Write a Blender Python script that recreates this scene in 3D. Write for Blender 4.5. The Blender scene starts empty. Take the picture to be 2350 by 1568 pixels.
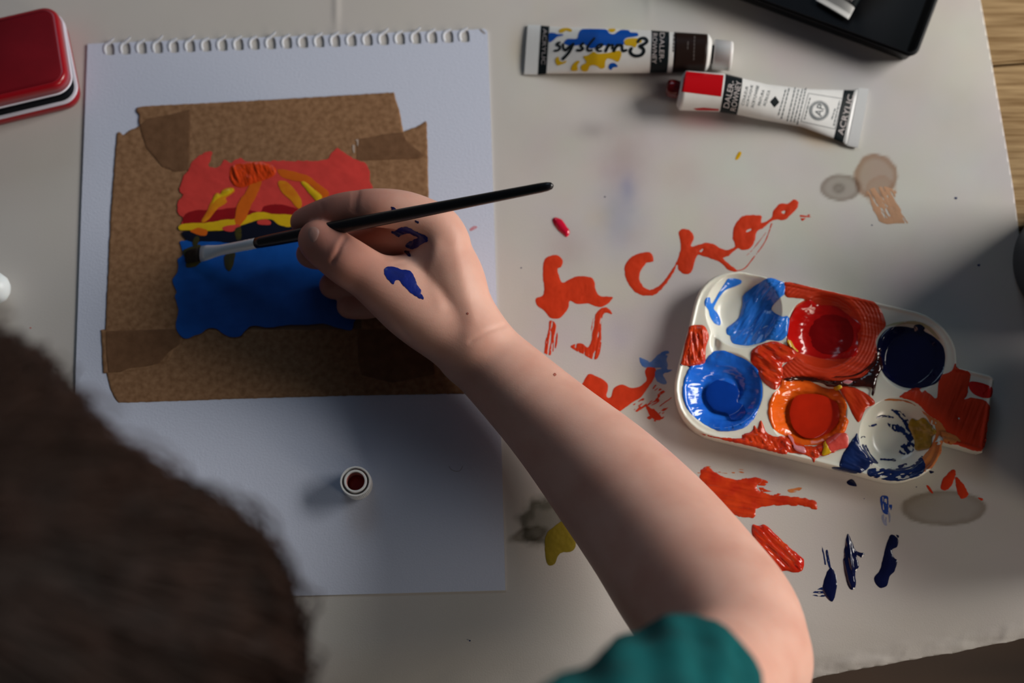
import bpy, bmesh, math, random
import numpy as np
from mathutils import Vector, Matrix
from mathutils.bvhtree import BVHTree

random.seed(3)
SC = bpy.context.scene
COL = SC.collection

# ------------------------------------------------------------------ camera
F = 3700.0                       # focal length in pixels of the 2350 x 1568 frame
TH = math.atan(0.2516)           # tilt of the camera from straight down
H = 0.784                        # camera height above the table
CT, ST = math.cos(TH), math.sin(TH)
cam_d = bpy.data.cameras.new('camera')
cam = bpy.data.objects.new('camera', cam_d)
COL.objects.link(cam)
cam.location = (0, 0, H)
cam.rotation_euler = (TH, 0, 0)
cam_d.sensor_width = 36.0
cam_d.lens = F / 2350 * 36
cam_d.clip_start = 0.01
cam_d.clip_end = 50
SC.camera = cam
cam_d.dof.use_dof = True
cam_d.dof.focus_distance = 0.755
cam_d.dof.aperture_fstop = 4.6

# ------------------------------------------------------------------ light
SC.view_settings.view_transform = 'Standard'
SC.view_settings.look = 'None'
SC.view_settings.exposure = -0.28
SC.view_settings.gamma = 1.0
SC.view_settings.use_curve_mapping = False
w = bpy.data.worlds.new('world')
SC.world = w
w.use_nodes = True
bg = w.node_tree.nodes['Background']
bg.inputs[0].default_value = (0.50, 0.55, 0.66, 1)
bg.inputs[1].default_value = 0.065


def area(name, loc, target, sx, sy, power, col):
    l = bpy.data.lights.new(name, 'AREA')
    l.shape = 'RECTANGLE'
    l.size, l.size_y = sx, sy
    l.energy = power
    l.color = col
    o = bpy.data.objects.new(name, l)
    COL.objects.link(o)
    o.location = loc
    o.rotation_euler = (Vector(target) - Vector(loc)).to_track_quat('-Z', 'Y').to_euler()
    return o


area('east_window_light', (1.25, 0.56, 0.64), (0.02, 0.2, 0.02), 0.72, 0.50, 26.0, (1.0, 0.955, 0.90))
area('south_east_fill_light', (1.2, -0.60, 0.48), (0.2, 0.05, 0.0), 0.4, 0.35, 7.0, (1.0, 0.86, 0.70))  # unseen warm source, added to brighten the overhanging paper and elbow
area('north_window_light', (-0.35, 2.1, 1.35), (-0.05, 0.25, 0.0), 1.0, 0.7, 4.8, (0.60, 0.80, 1.0))


# ------------------------------------------------------------------ helpers
def P(px, py, h=0.0):
    """point on the horizontal plane z = h that stands at the photograph's pixel (px, py)"""
    a = (px - 1175.0) / F
    b = (784.0 - py) / F
    dy = b * CT + ST
    dz = b * ST - CT
    t = (h - H) / dz
    return np.stack(np.broadcast_arrays(a * t, dy * t, np.asarray(h, float) + 0 * t), -1)


def PV(px, py, h=0.0):
    return Vector([float(q) for q in P(px, py, h)])


def depth(px, py, h):
    p = P(px, py, h)
    return float(p[1] * ST + (H - p[2]) * CT)


def JR(px, py, z, rpx):
    return (np.array(P(px, py, z)), rpx * depth(px, py, z) / F)


def vnoise(x, y, seed=0):
    x = np.asarray(x, float)
    y = np.asarray(y, float)
    xi = np.floor(x).astype(np.int64)
    yi = np.floor(y).astype(np.int64)
    xf, yf = x - xi, y - yi
    u = xf * xf * (3 - 2 * xf)
    v = yf * yf * (3 - 2 * yf)

    def hsh(a, b):
        n = (a * 374761393 + b * 668265263 + seed * 974634777) & 0x7fffffff
        n = ((n ^ (n >> 13)) * 1274126177) & 0x7fffffff
        return ((n ^ (n >> 16)) & 0xffff) / 65535.0
    return (hsh(xi, yi) * (1 - u) + hsh(xi + 1, yi) * u) * (1 - v) + (hsh(xi, yi + 1) * (1 - u) + hsh(xi + 1, yi + 1) * u) * v


def fbm(x, y, seed=0, octv=3):
    s = 0
    a = 0.5
    t = 0
    for k in range(octv):
        s = s + a * vnoise(x * 2 ** k, y * 2 ** k, seed + 17 * k)
        t += a
        a *= 0.5
    return s / t


def lin(c):
    return tuple((q / 12.92 if q <= 0.04045 else ((q + 0.055) / 1.055) ** 2.4) for q in c)


MATS = {}


def mat(name, col, rough=0.6, spec=0.4, var=0.0, vscale=60, bump=0.0, bscale=400, bstretch=(1, 1, 1), metal=0.0, sss=0.0,
        col2=None, coat=0.0, trans=0.0, attr=None, alpha=None, detail=4.0):
    m = bpy.data.materials.new(name)
    m.use_nodes = True
    nt = m.node_tree
    N, L = nt.nodes, nt.links
    b = N['Principled BSDF']
    b.inputs['Roughness'].default_value = rough
    b.inputs['Specular IOR Level'].default_value = spec
    b.inputs['Metallic'].default_value = metal
    b.inputs['Coat Weight'].default_value = coat
    b.inputs['Coat Roughness'].default_value = 0.08
    b.inputs['Transmission Weight'].default_value = trans
    if sss:
        b.inputs['Subsurface Weight'].default_value = sss
        b.inputs['Subsurface Radius'].default_value = (1.0, 0.35, 0.2)
        b.inputs['Subsurface Scale'].default_value = 0.006
    b.inputs['Base Color'].default_value = (*col, 1)
    tc = N.new('ShaderNodeTexCoord')
    mp = N.new('ShaderNodeMapping')
    L.new(tc.outputs['Object'], mp.inputs['Vector'])
    mp.inputs['Scale'].default_value = bstretch
    src = None
    if var or col2:
        n = N.new('ShaderNodeTexNoise')
        n.inputs['Scale'].default_value = vscale
        n.inputs['Detail'].default_value = detail
        L.new(mp.outputs[0], n.inputs['Vector'])
        r = N.new('ShaderNodeValToRGB')
        r.color_ramp.elements[0].position = 0.32
        r.color_ramp.elements[1].position = 0.68
        c2 = col2 or tuple(q * (1 - var) for q in col)
        c1 = col if col2 else tuple(min(1, q * (1 + var)) for q in col)
        r.color_ramp.elements[0].color = (*c2, 1)
        r.color_ramp.elements[1].color = (*c1, 1)
        L.new(n.outputs['Fac'], r.inputs[0])
        src = r.outputs[0]
        L.new(src, b.inputs['Base Color'])
    if attr:
        a = N.new('ShaderNodeAttribute')
        a.attribute_name = attr
        mx = N.new('ShaderNodeMix')
        mx.data_type = 'RGBA'
        mx.blend_type = 'MULTIPLY'
        mx.inputs['Factor'].default_value = 1
        if src:
            L.new(src, mx.inputs['A'])
        else:
            mx.inputs['A'].default_value = (*col, 1)
        L.new(a.outputs['Color'], mx.inputs['B'])
        L.new(mx.outputs['Result'], b.inputs['Base Color'])
    if bump:
        n2 = N.new('ShaderNodeTexNoise')
        n2.inputs['Scale'].default_value = bscale
        n2.inputs['Detail'].default_value = 3
        L.new(mp.outputs[0], n2.inputs['Vector'])
        bp = N.new('ShaderNodeBump')
        bp.inputs['Strength'].default_value = bump
        bp.inputs['Distance'].default_value = 0.0006
        L.new(n2.outputs['Fac'], bp.inputs['Height'])
        L.new(bp.outputs[0], b.inputs['Normal'])
    MATS[name] = m
    return m


def tag(o, label=None, cat=None, group=None, kind=None):
    if label:
        o['label'] = label
    if cat:
        o['category'] = cat
    if group:
        o['group'] = group
    if kind:
        o['kind'] = kind
    return o


def empty(name, loc):
    o = bpy.data.objects.new(name, None)
    o.empty_display_size = 0.01
    COL.objects.link(o)
    o.location = loc
    return o


def wloc(o):
    v = Vector(o.location)
    while o.parent:
        o = o.parent
        v += o.location
    return v


def mk(name, verts, faces, m, parent=None, smooth=True, loc=None, label=None, attrs=None):
    verts = np.asarray(verts, float)
    base = wloc(parent) if parent else Vector((0, 0, 0))
    if loc is None and parent is None:
        loc = Vector((float((verts[:, 0].min() + verts[:, 0].max()) / 2), float((verts[:, 1].min() + verts[:, 1].max()) / 2), float(verts[:, 2].min())))
    off = Vector(loc) if loc is not None else base
    me = bpy.data.meshes.new(name)
    vv = verts - np.array(off)
    me.from_pydata(vv.tolist() if len(vv) < 1 else vv.tolist(), [], faces if isinstance(faces, list) else faces.tolist())
    me.update()
    if smooth:
        me.polygons.foreach_set('use_smooth', [True] * len(me.polygons))
    me.materials.append(m)
    if attrs:
        for an, arr in attrs.items():
            a = me.color_attributes.new(an, 'FLOAT_COLOR', 'POINT')
            a.data.foreach_set('color', np.concatenate([arr, np.ones((len(arr), 1))], 1).astype(np.float32).ravel())
    o = bpy.data.objects.new(name, me)
    COL.objects.link(o)
    if parent:
        o.parent = parent
        if loc is not None:
            o.location = off - base
    else:
        o.location = off
    if label:
        o['label'] = label
    return o


def catmull(pts, n=4, closed=True):
    pts = np.asarray(pts, float)
    m = len(pts)
    out = []
    for i in range(m if closed else m - 1):
        if closed:
            p0, p1, p2, p3 = pts[i - 1], pts[i], pts[(i + 1) % m], pts[(i + 2) % m]
        else:
            p0, p1, p2, p3 = pts[max(i - 1, 0)], pts[i], pts[i + 1], pts[min(i + 2, m - 1)]
        for k in range(n):
            t = k / n
            out.append(0.5 * ((2 * p1) + (-p0 + p2) * t + (2 * p0 - 5 * p1 + 4 * p2 - p3) * t * t + (-p0 + 3 * p1 - 3 * p2 + p3) * t ** 3))
    if not closed:
        out.append(pts[-1])
    return np.array(out)


def sdf_poly(X, Y, poly):
    """positive inside"""
    d = np.full(X.shape, 1e18)
    ins = np.zeros(X.shape, bool)
    n = len(poly)
    for i in range(n):
        ax, ay = poly[i - 1]
        bx, by = poly[i]
        ex, ey = bx - ax, by - ay
        wx, wy = X - ax, Y - ay
        q = np.clip((wx * ex + wy * ey) / (ex * ex + ey * ey + 1e-12), 0, 1)
        dx, dy = wx - ex * q, wy - ey * q
        np.minimum(d, dx * dx + dy * dy, out=d)
        c = (ay > Y) != (by > Y)
        if ey != 0:
            ins ^= c & (X < ax + ex * (Y - ay) / ey)
    d = np.sqrt(d)
    return np.where(ins, d, -d)


def sdf_line(X, Y, pts):
    d = np.full(X.shape, 1e18)
    for i in range(len(pts) - 1):
        ax, ay = pts[i]
        bx, by = pts[i + 1]
        ex, ey = bx - ax, by - ay
        wx, wy = X - ax, Y - ay
        q = np.clip((wx * ex + wy * ey) / (ex * ex + ey * ey + 1e-12), 0, 1)
        dx, dy = wx - ex * q, wy - ey * q
        np.minimum(d, dx * dx + dy * dy, out=d)
    return np.sqrt(d)


def K(pts, x0, y0, s):
    return [(x0 + a / s, y0 + b / s) for a, b in pts]


def msquares(D, X, Y):
    """cells of the grid where D > 0: returns px, py, d of the vertices and the faces"""
    ny, nx = D.shape
    ins = D > 0
    ids = np.full(D.shape, -1, int)
    n = int(ins.sum())
    ids[ins] = np.arange(n)
    vx, vy, vd = list(X[ins]), list(Y[ins]), list(D[ins])
    a, b, c, d = ins[:-1, :-1], ins[:-1, 1:], ins[1:, 1:], ins[1:, :-1]
    cnt = a.astype(int) + b + c + d
    fj, fi = np.nonzero(cnt == 4)
    faces = np.stack([ids[fj + 1, fi], ids[fj + 1, fi + 1], ids[fj, fi + 1], ids[fj, fi]], 1).tolist()
    cache = {}
    for j, i in zip(*np.nonzero((cnt > 0) & (cnt < 4))):
        cs = [(j + 1, i), (j + 1, i + 1), (j, i + 1), (j, i)]
        f = []
        for k in range(4):
            p, q = cs[k], cs[(k + 1) % 4]
            if ins[p]:
                f.append(int(ids[p]))
            if ins[p] != ins[q]:
                key = (p, q) if p < q else (q, p)
                if key not in cache:
                    t = D[key[0]] / (D[key[0]] - D[key[1]])
                    cache[key] = len(vx)
                    vx.append(X[key[0]] + t * (X[key[1]] - X[key[0]]))
                    vy.append(Y[key[0]] + t * (Y[key[1]] - Y[key[0]]))
                    vd.append(0.0)
                f.append(cache[key])
        if len(f) > 2:
            faces.append(f)
    return np.array(vx), np.array(vy), np.array(vd), faces


def ray_surface(objs, lift=0.0):
    """surface seen from the camera point: for laying paint and print onto a curved body"""
    trees = []
    for o in objs:
        wl = wloc(o)
        me = o.data
        trees.append(BVHTree.FromPolygons([v.co + wl for v in me.vertices], [tuple(p.vertices) for p in me.polygons]))
    org = Vector((0, 0, H))
    last = [0.01]

    def f(px, py):
        out = np.empty((len(px), 3))
        nrm = np.empty((len(px), 3))
        q = P(px, py, 0.0)
        for i in range(len(px)):
            d = (Vector(q[i]) - org).normalized()
            best = None
            for t in trees:
                h = t.ray_cast(org, d)
                if h[0] is not None and (best is None or h[3] < best[3]):
                    best = h
            if best is None:
                out[i] = P(px[i], py[i], last[0])
                nrm[i] = (0, 0, 1)
            else:
                last[0] = best[0].z
                nn = best[1] if best[1].dot(d) < 0 else -best[1]
                out[i] = best[0] + nn * lift
                nrm[i] = nn
        return out, nrm
    return f


def flat_surface(h):
    def f(px, py):
        q = P(px, py, h)
        return q, np.tile(np.array([0, 0, 1.0]), (len(px), 1))
    return f


def patch(name, m, parent, polys=(), strokes=(), surf=None, cell=2.0, thick=0.0004, edge=5.0, relief=0.00015, rs=(9, 9), ang=0.0,
          ragged=1.5, rsc=13.0, dry=0.0, ds=(60, 5), seed=1, smooth_poly=True, level=None, label=None, base=0.00006, extra=None, loc=None,
          cut=(), kind=None):
    allp = [np.array(p) for p in polys] + [np.array(s[0]) for s in strokes]
    pts = np.concatenate(allp)
    pad = 6 + max([0] + [s[1] for s in strokes])
    x0, y0 = pts.min(0) - pad
    x1, y1 = pts.max(0) + pad
    X, Y = np.meshgrid(np.arange(x0, x1, cell), np.arange(y0, y1, cell))
    D = np.full(X.shape, -1e9)
    for p in polys:
        D = np.maximum(D, sdf_poly(X, Y, catmull(p, 4) if smooth_poly else np.array(p, float)))
    for s, wd in strokes:
        q = catmull(s, 5, False) if len(s) > 2 else np.array(s, float)
        D = np.maximum(D, wd / 2 - sdf_line(X, Y, q))
    for p in cut:
        D = np.minimum(D, -sdf_poly(X, Y, catmull(p, 4)))
    ca, sa = math.cos(ang), math.sin(ang)
    U, V = X * ca + Y * sa, -X * sa + Y * ca
    if ragged:
        D = D + ragged * 2 * (fbm(X / rsc, Y / rsc, seed, 3) - 0.5)
    if dry:
        n = fbm(U / ds[0], V / ds[1], seed + 5, 3) * 0.75 + 0.25 * vnoise(U / (ds[0] / 5), V / (ds[1] / 2), seed + 9)
        D = np.minimum(D, (n - dry) * cell * 16)
    if not (D > 0).any():
        return None
    vx, vy, vd, faces = msquares(D, X, Y)
    pos, nr = (surf or flat_surface(0.0008))(vx, vy)
    fall = 1 - np.exp(-np.maximum(vd, 0) / edge)
    u, v = vx * ca + vy * sa, -vx * sa + vy * ca
    t = base + thick * fall
    if relief:
        t = t + fall * relief * 2 * (fbm(u / rs[0], v / rs[1], seed + 31, 3) - 0.35)
    if extra is not None:
        t = t + fall * extra(vx, vy)
    pos = pos + nr * t[:, None]
    if level is not None:
        pos[:, 2] = np.maximum(pos[:, 2], level - 0.0004 * (1 - fall))
    o = mk(name, pos, faces, m, parent, label=label, loc=loc)
    if kind:
        o['kind'] = kind
    return o


def loft(rings, close_ends=True):
    n = len(rings[0])
    v = np.concatenate(rings)
    f = []
    for k in range(len(rings) - 1):
        for i in range(n):
            j = (i + 1) % n
            f.append((k * n + i, k * n + j, (k + 1) * n + j, (k + 1) * n + i))
    if close_ends:
        f.append(tuple(range(n - 1, -1, -1)))
        f.append(tuple(range((len(rings) - 1) * n, len(rings) * n)))
    return v, f


def ring(c, ax, r, n=32, r2=None, up=(0, 0, 1)):
    ax = Vector(ax).normalized()
    s = ax.cross(Vector(up))
    if s.length < 1e-4:
        s = Vector((1, 0, 0))
    s.normalize()
    t = s.cross(ax).normalized()
    r2 = r if r2 is None else r2
    return np.array([Vector(c) + s * (r * math.cos(2 * math.pi * i / n)) + t * (r2 * math.sin(2 * math.pi * i / n)) for i in range(n)])


def lathe(c, prof, n=48, ax=(0, 0, 1), ribs=0, rib_d=0.0, rib_rng=None):
    """prof: list of (radius, height)"""
    rings = []
    for k, (r, h) in enumerate(prof):
        rr = ring(Vector(c) + Vector(ax) * h, ax, r, n)
        if ribs and rib_rng[0] <= k <= rib_rng[1]:
            cc = np.array(Vector(c) + Vector(ax) * h)
            for i in range(n):
                if i % 2:
                    rr[i] = cc + (rr[i] - cc) * (1 - rib_d / r)
        rings.append(rr)
    return loft(rings)


# ------------------------------------------------------------------ materials
m_cover = mat('lining_paper', (0.57, 0.545, 0.515), 0.8, 0.15, var=0.035, vscale=9, bump=0.10, bscale=1400, attr='tint')
m_sheet = mat('drawing_paper', (0.61, 0.66, 0.80), 0.85, 0.1, bump=0.2, bscale=1100)
m_torn = mat('torn_paper_edge', (0.80, 0.84, 0.92), 0.85, 0.1)  # lighter than the sheet, painting in the light the curled edges catch
m_kraft = mat('kraft_tape', (0.33, 0.185, 0.098), 0.7, 0.12, col2=(0.215, 0.112, 0.055), vscale=360, bump=0.15, bscale=700, detail=6)
m_kraft2 = mat('kraft_tape_double', (0.19, 0.098, 0.050), 0.65, 0.15, col2=(0.14, 0.07, 0.034), vscale=200, bump=0.15, bscale=700)
m_wood = mat('pine_wood', (0.44, 0.30, 0.15), 0.6, 0.15, col2=(0.20, 0.115, 0.045), vscale=30, bstretch=(0.9, 15, 15), bump=0.3, bscale=60, detail=10)
m_floor = mat('floor_wood', (0.050, 0.028, 0.016), 0.6, 0.3, var=0.3, vscale=5, bstretch=(1, 10, 1))
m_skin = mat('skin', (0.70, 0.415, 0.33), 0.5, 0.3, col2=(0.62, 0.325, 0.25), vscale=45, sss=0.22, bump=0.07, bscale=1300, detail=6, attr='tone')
m_nail = mat('nail', (0.48, 0.26, 0.21), 0.32, 0.5, sss=0.2)
m_hair = mat('hair_brown', (0.013, 0.007, 0.005), 0.6, 0.08, var=0.5, vscale=40, bstretch=(1, 1, 1))
m_strand = mat('hair_strand', (0.022, 0.011, 0.008), 0.5, 0.15, var=0.6, vscale=70)
m_shirt = mat('teal_cotton', (0.004, 0.078, 0.083), 0.9, 0.1, var=0.15, vscale=90, bump=0.3, bscale=1500)
m_black = mat('black_lacquer', (0.006, 0.0065, 0.009), 0.32, 0.5, bump=0.05)
m_blackpl = mat('black_plastic', (0.003, 0.0035, 0.005), 0.45, 0.2)
m_silver = mat('brushed_ferrule', (0.82, 0.89, 0.94), 0.28, 0.7, metal=0.1, bump=0.1, bstretch=(1, 1, 1))
m_bristle = mat('bristle', (0.030, 0.018, 0.010), 0.6, 0.3, var=0.4, vscale=900)
m_white = mat('white_plastic', (0.78, 0.78, 0.68), 0.22, 0.5, sss=0.1)
m_whitecap = mat('white_cap_plastic', (0.74, 0.73, 0.72), 0.4, 0.4, sss=0.1)
m_tube = mat('white_tube_foil', (0.74, 0.74, 0.72), 0.38, 0.35, var=0.03, vscale=120, bump=0.08, bscale=200)
m_crimp = mat('crimp_foil', (0.62, 0.63, 0.63), 0.32, 0.5, bump=0.1, bscale=700)
m_ink = mat('black_print', (0.008, 0.012, 0.014), 00.4, 0.15)
m_inkg = mat('grey_print', (0.10, 0.12, 0.13), 0.5, 0.3)
m_inkw = mat('white_print', (0.52, 0.47, 0.46), 0.5, 0.3)
m_inkb = mat('blue_print', (0.004, 0.075, 0.40), 00.4, 0.15)
m_inky = mat('yellow_print', (0.62, 0.38, 0.01), 00.4, 0.15)
m_inkr = mat('red_print', (0.48, 0.002, 0.006),  0.4, 0.15)
m_umber = mat('umber_label', (0.016, 0.008, 0.006),  0.4, 0.15)
m_umt = mat('umber_label_print', (0.09, 0.075, 0.07), 0.5, 0.3)
m_redtin = mat('red_enamel', (0.30, 0.004, 0.010), 0.28, 0.5)
m_tintop = mat('red_tin_lid_top', (0.15, 0.003, 0.008), 0.6, 0.12, var=0.1, vscale=50)
m_rim = mat('white_rim', (0.70, 0.68, 0.78), 0.35, 0.5)
m_dark = mat('gap_black', (0.003, 0.004, 0.007), 0.7, 0.05)
m_jar = mat('dark_blue_grey_pot', (0.035, 0.042, 0.055), 0.35, 0.5)
m_pot = mat('brown_clay', (0.075, 0.045, 0.028), 0.6, 0.3, var=0.2, vscale=60)
m_water = mat('murky_water', (0.03, 0.03, 0.035), 0.05, 0.5)


def paint(name, col, rough=0.3, coat=0.4, col2=None, vs=140):
    return mat(name, col, rough, 0.28, var=0.0 if col2 else 0.08, vscale=vs, coat=coat, col2=col2, bump=0.08, bscale=500)


p_red = paint('paint_orange_red', (0.60, 0.040, 0.008), 0.42, 0.1)
p_redwet = paint('paint_red_wet', (0.55, 0.006, 0.004), 0.16, 0.6)
p_redcore = paint('paint_crimson_core', (0.27, 0.002, 0.003), 0.2, 0.3)
p_orange = paint('paint_orange', (0.88, 0.13, 0.008), 0.16, 0.6)
p_orcore = paint('paint_orange_core', (0.58, 0.022, 0.004), 0.14, 0.5)
p_orthick = paint('paint_orange_thick', (0.66, 0.055, 0.008), 0.28, 0.3, col2=(0.50, 0.025, 0.006))
p_redthick = paint('paint_red_thick', (0.56, 0.014, 0.006), 0.2, 0.5, col2=(0.62, 0.05, 0.008))
p_coral = paint('paint_coral', (0.68, 0.075, 0.055), 0.35, 0.3)
p_pink = paint('paint_pink', (0.68, 0.25, 0.28), 0.3, 0.4)
p_blue = paint('paint_blue_wet', (0.012, 0.125, 0.66), 0.15, 0.6, col2=(0.020, 0.17, 0.76))
p_bluecore = paint('paint_blue_core', (0.003, 0.045, 0.34), 0.12, 0.5)
p_bluel = paint('paint_light_blue', (0.020, 0.165, 0.68), 0.2, 0.5, col2=(0.03, 0.21, 0.74))
p_navy = paint('paint_navy', (0.0035, 0.006, 0.045), 0.14, 0.5)
p_navyw = paint('paint_navy_thin', (0.010, 0.030, 0.14), 0.25, 0.3, col2=(0.004, 0.010, 0.06))
p_mix = paint('paint_dark_mix', (0.012, 0.006, 0.006), 0.12, 0.6, col2=(0.06, 0.008, 0.004))
p_yellow = paint('paint_yellow', (0.62, 0.36, 0.006), 0.25, 0.4)
p_yellowd = paint('paint_mustard', (0.42, 0.24, 0.006), 0.35, 0.3, col2=(0.22, 0.14, 0.02))
p_orbrown = paint('paint_thin_orange', (0.62, 0.22, 0.06), 0.5, 0.1, col2=(0.48, 0.11, 0.02))
p_crim = paint('paint_crimson', (0.55, 0.006, 0.035), 0.15, 0.6)
c_red = paint('painting_red', (0.62, 0.050, 0.040), 0.5, 0.1)
c_dkred = paint('painting_dark_red', (0.26, 0.002, 0.005), 0.5, 0.1)
c_sun = paint('painting_sun', (0.62, 0.050, 0.004), 0.35, 0.3)
c_or = paint('painting_orange', (0.62, 0.12, 0.006), 0.4, 0.2)
c_yel = paint('painting_yellow', (0.66, 0.42, 0.006), 0.4, 0.2)
c_yelo = paint('painting_yellow_orange', (0.66, 0.26, 0.006), 0.4, 0.2, col2=(0.60, 0.15, 0.006))
c_navy = paint('painting_navy', (0.003, 0.004, 0.014), 0.4, 0.2)
c_blue = paint('painting_blue', (0.004, 0.09, 0.42), 0.42, 0.15, col2=(0.002, 0.075, 0.36))
c_dk = paint('painting_dark_green', (0.012, 0.016, 0.014), 0.4, 0.2, col2=(0.06, 0.05, 0.006))
s_blue = paint('blue_paint_on_skin', (0.006, 0.018, 0.20), 0.4, 0.2, col2=(0.005, 0.012, 0.12))
s_navy = paint('navy_paint_on_skin', (0.006, 0.006, 0.07), 0.4, 0.2, col2=(0.02, 0.02, 0.05))

# ------------------------------------------------------------------ floor, table
fl = mk('floor', [(-2.5, -2.5, -0.74), (2.5, -2.5, -0.74), (2.5, 2.5, -0.74), (-2.5, 2.5, -0.74), (-2.5, -2.5, -0.78), (2.5, -2.5, -0.78), (2.5, 2.5, -0.78), (-2.5, 2.5, -0.78)],
        [(0, 1, 2, 3), (7, 6, 5, 4), (0, 4, 5, 1), (1, 5, 6, 2), (2, 6, 7, 3), (3, 7, 4, 0)], m_floor, smooth=False)
tag(fl, kind='structure')

EO = PV(1700, 1412, 0)
E1 = (PV(2350, 1357, 0) - PV(1100, 1463, 0)).normalized()
E2 = Vector((-E1.y, E1.x, 0))


def bevel_box(c, ex, ey, ez, hx, hy, hz, b):
    bm = bmesh.new()
    bmesh.ops.create_cube(bm, size=2)
    for v in bm.verts:
        v.co = Vector((v.co.x * hx, v.co.y * hy, v.co.z * hz))
    if b:
        bmesh.ops.bevel(bm, geom=bm.edges[:], offset=b, segments=2, affect='EDGES')
    R = Matrix((ex, ey, ez)).transposed()
    vs = [Vector(c) + R @ v.co for v in bm.verts]
    fs = [tuple(v.index for v in f.verts) for f in bm.faces]
    bm.free()
    return [tuple(v) for v in vs], fs


table = empty('table', EO + E2 * 0.35 + Vector((-0.15, 0, -0.74)))
tag(table, 'pale knotty pine table under the paint-stained paper', 'table')
jd = (PV(2312, 147, 0) - EO).dot(E2)
pw = jd / 3
tw = Vector((0, 0, 1))
for k in range(9):
    c = EO + E2 * (pw * (k + 0.5)) + E1 * (-0.05) + Vector((0, 0, -0.0125))
    v, f = bevel_box(c, E1, E2, tw, 0.62, pw / 2 - 0.0006, 0.0125, 0.0012)
    o = mk('plank', v, f, m_wood, table, smooth=False, loc=c)
for sx in (-1, 1):
    for sy in (0, 1):
        c = EO + E1 * (-0.05 + sx * 0.56) + E2 * (0.06 + sy * (pw * 9 - 0.12)) + Vector((0, 0, -0.3825))
        v, f = bevel_box(c, E1, E2, tw, 0.03, 0.03, 0.3575, 0.003)
        mk('leg', v, f, m_wood, table, smooth=False, loc=c)
for sy in (0, 1):
    c = EO + E1 * (-0.05) + E2 * (0.06 + sy * (pw * 9 - 0.12)) + Vector((0, 0, -0.065))
    v, f = bevel_box(c, E1, E2, tw, 0.53, 0.012, 0.04, 0.002)
    mk('apron', v, f, m_wood, table, smooth=False, loc=c)

# ------------------------------------------------------------------ lining paper with stains, painted shadows and bounce
PH = 0.0006
cov_out = [(-320, -260), (2212, -260), (2250, 0), (2277, 150), (2303, 300), (2325, 430), (2338, 530), (2362, 700), (2400, 950), (2440, 1200), (2470, 1443),
           (2350, 1466), (2230, 1490), (2100, 1514), (1980, 1536), (1860, 1557), (1500, 1625), (1200, 1650), (-320, 1660)]
st = 5.0
X, Y = np.meshgrid(np.arange(-330, 2490, st), np.arange(-270, 1675, st))
D = sdf_poly(X, Y, np.array(cov_out, float))
D = D + np.where(Y > 1380, 3.0 * (fbm(X / 30, Y / 90, 4) - 0.5) * 2 + 3 * (fbm(X / 95, Y / 400, 14) - .5) * 2, 0)
vx, vy, vd, faces = msquares(D, X, Y)
lp = np.array([1100.0, 1463.0])
ld = np.array([1250.0, -106.0])
ld /= np.linalg.norm(ld)
e = ((vx - lp[0]) * (-ld[1]) + (vy - lp[1]) * ld[0]) / 4570.0          # metres beyond the table edge
eb = np.maximum(e + 0.006, 0)
z = PH - 8.5 * eb ** 2
und = np.clip(e / 0.02, 0, 1)
z = z + und * 0.0022 * (fbm(vx / 230 + vy / 300, vy / 120, 8) - 0.5)
bot = np.clip(1 - vd / 55, 0, 1) * (vy > 1380)
z = z + bot * (0.0022 * (fbm((vx + vy * .5) / 46, vy / 40, 12) - 0.5) + 0.0020 * (fbm(vx / 110, vy / 30, 13) - .5))
z = z + 0.0004 * np.exp(-((vx - 772) / 7) ** 2) * np.clip((90 - vy) / 60, 0, 1)
z = z + 0.0002 * np.exp(-((vx - 1490 - vy * .03) / 9) ** 2) * np.clip((60 - vy) / 60, 0, 1)
tint = np.ones((len(vx), 3))  # colour multiplier: real stains plus painted shadows and red bounce


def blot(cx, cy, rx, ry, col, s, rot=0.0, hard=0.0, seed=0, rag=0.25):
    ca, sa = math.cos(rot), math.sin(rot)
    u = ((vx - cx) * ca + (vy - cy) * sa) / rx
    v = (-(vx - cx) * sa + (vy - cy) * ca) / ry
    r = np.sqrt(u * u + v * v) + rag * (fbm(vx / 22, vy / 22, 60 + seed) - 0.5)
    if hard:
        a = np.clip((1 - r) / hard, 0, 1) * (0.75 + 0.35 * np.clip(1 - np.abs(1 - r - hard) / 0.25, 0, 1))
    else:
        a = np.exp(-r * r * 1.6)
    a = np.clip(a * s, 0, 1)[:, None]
    tint[:] = tint * (1 - a + a * np.array(col))


blot(1425, 500, 60, 110, (0.70, 0.77, 0.92), 0.9, seed=1)
blot(1430, 360, 70, 90, (0.80, 0.74, 0.72), 0.9, seed=2)
blot(1440, 430, 22, 40, (0.70, 0.76, 0.95), 0.8, seed=42)
blot(1300, 560, 60, 60, (0.88, 0.82, 0.82), 0.8, seed=43)
blot(1570, 400, 80, 60, (0.90, 0.85, 0.86), 0.7, seed=44)
blot(1360, 300, 50, 26, (0.76, 0.74, 0.75), 0.9, seed=3)
blot(1380, 500, 45, 40, (1.0, 0.93, 0.82), 0.7, seed=4)
blot(1450, 540, 40, 30, (1.0, 0.94, 0.86), 0.6, seed=5)
blot(1420, 765, 45, 70, (0.84, 0.86, 1.0), 0.6, seed=6)
blot(1700, 1040, 150, 50, (0.68, 0.64, 0.68), 0.9, rot=0.3, seed=7)  # purple stain and the palette's shadow, both painted into the paper
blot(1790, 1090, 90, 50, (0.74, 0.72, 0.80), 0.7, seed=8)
blot(1610, 276, 75, 26, (1.0, 0.62, 0.62), 0.8, rot=0.1, seed=9, rag=0.1)  # red light bounced off the tube, painted into the paper
blot(1870, 302, 60, 24, (1.0, 0.70, 0.35), 0.75, rot=0.3, seed=10, rag=0.1)
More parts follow.
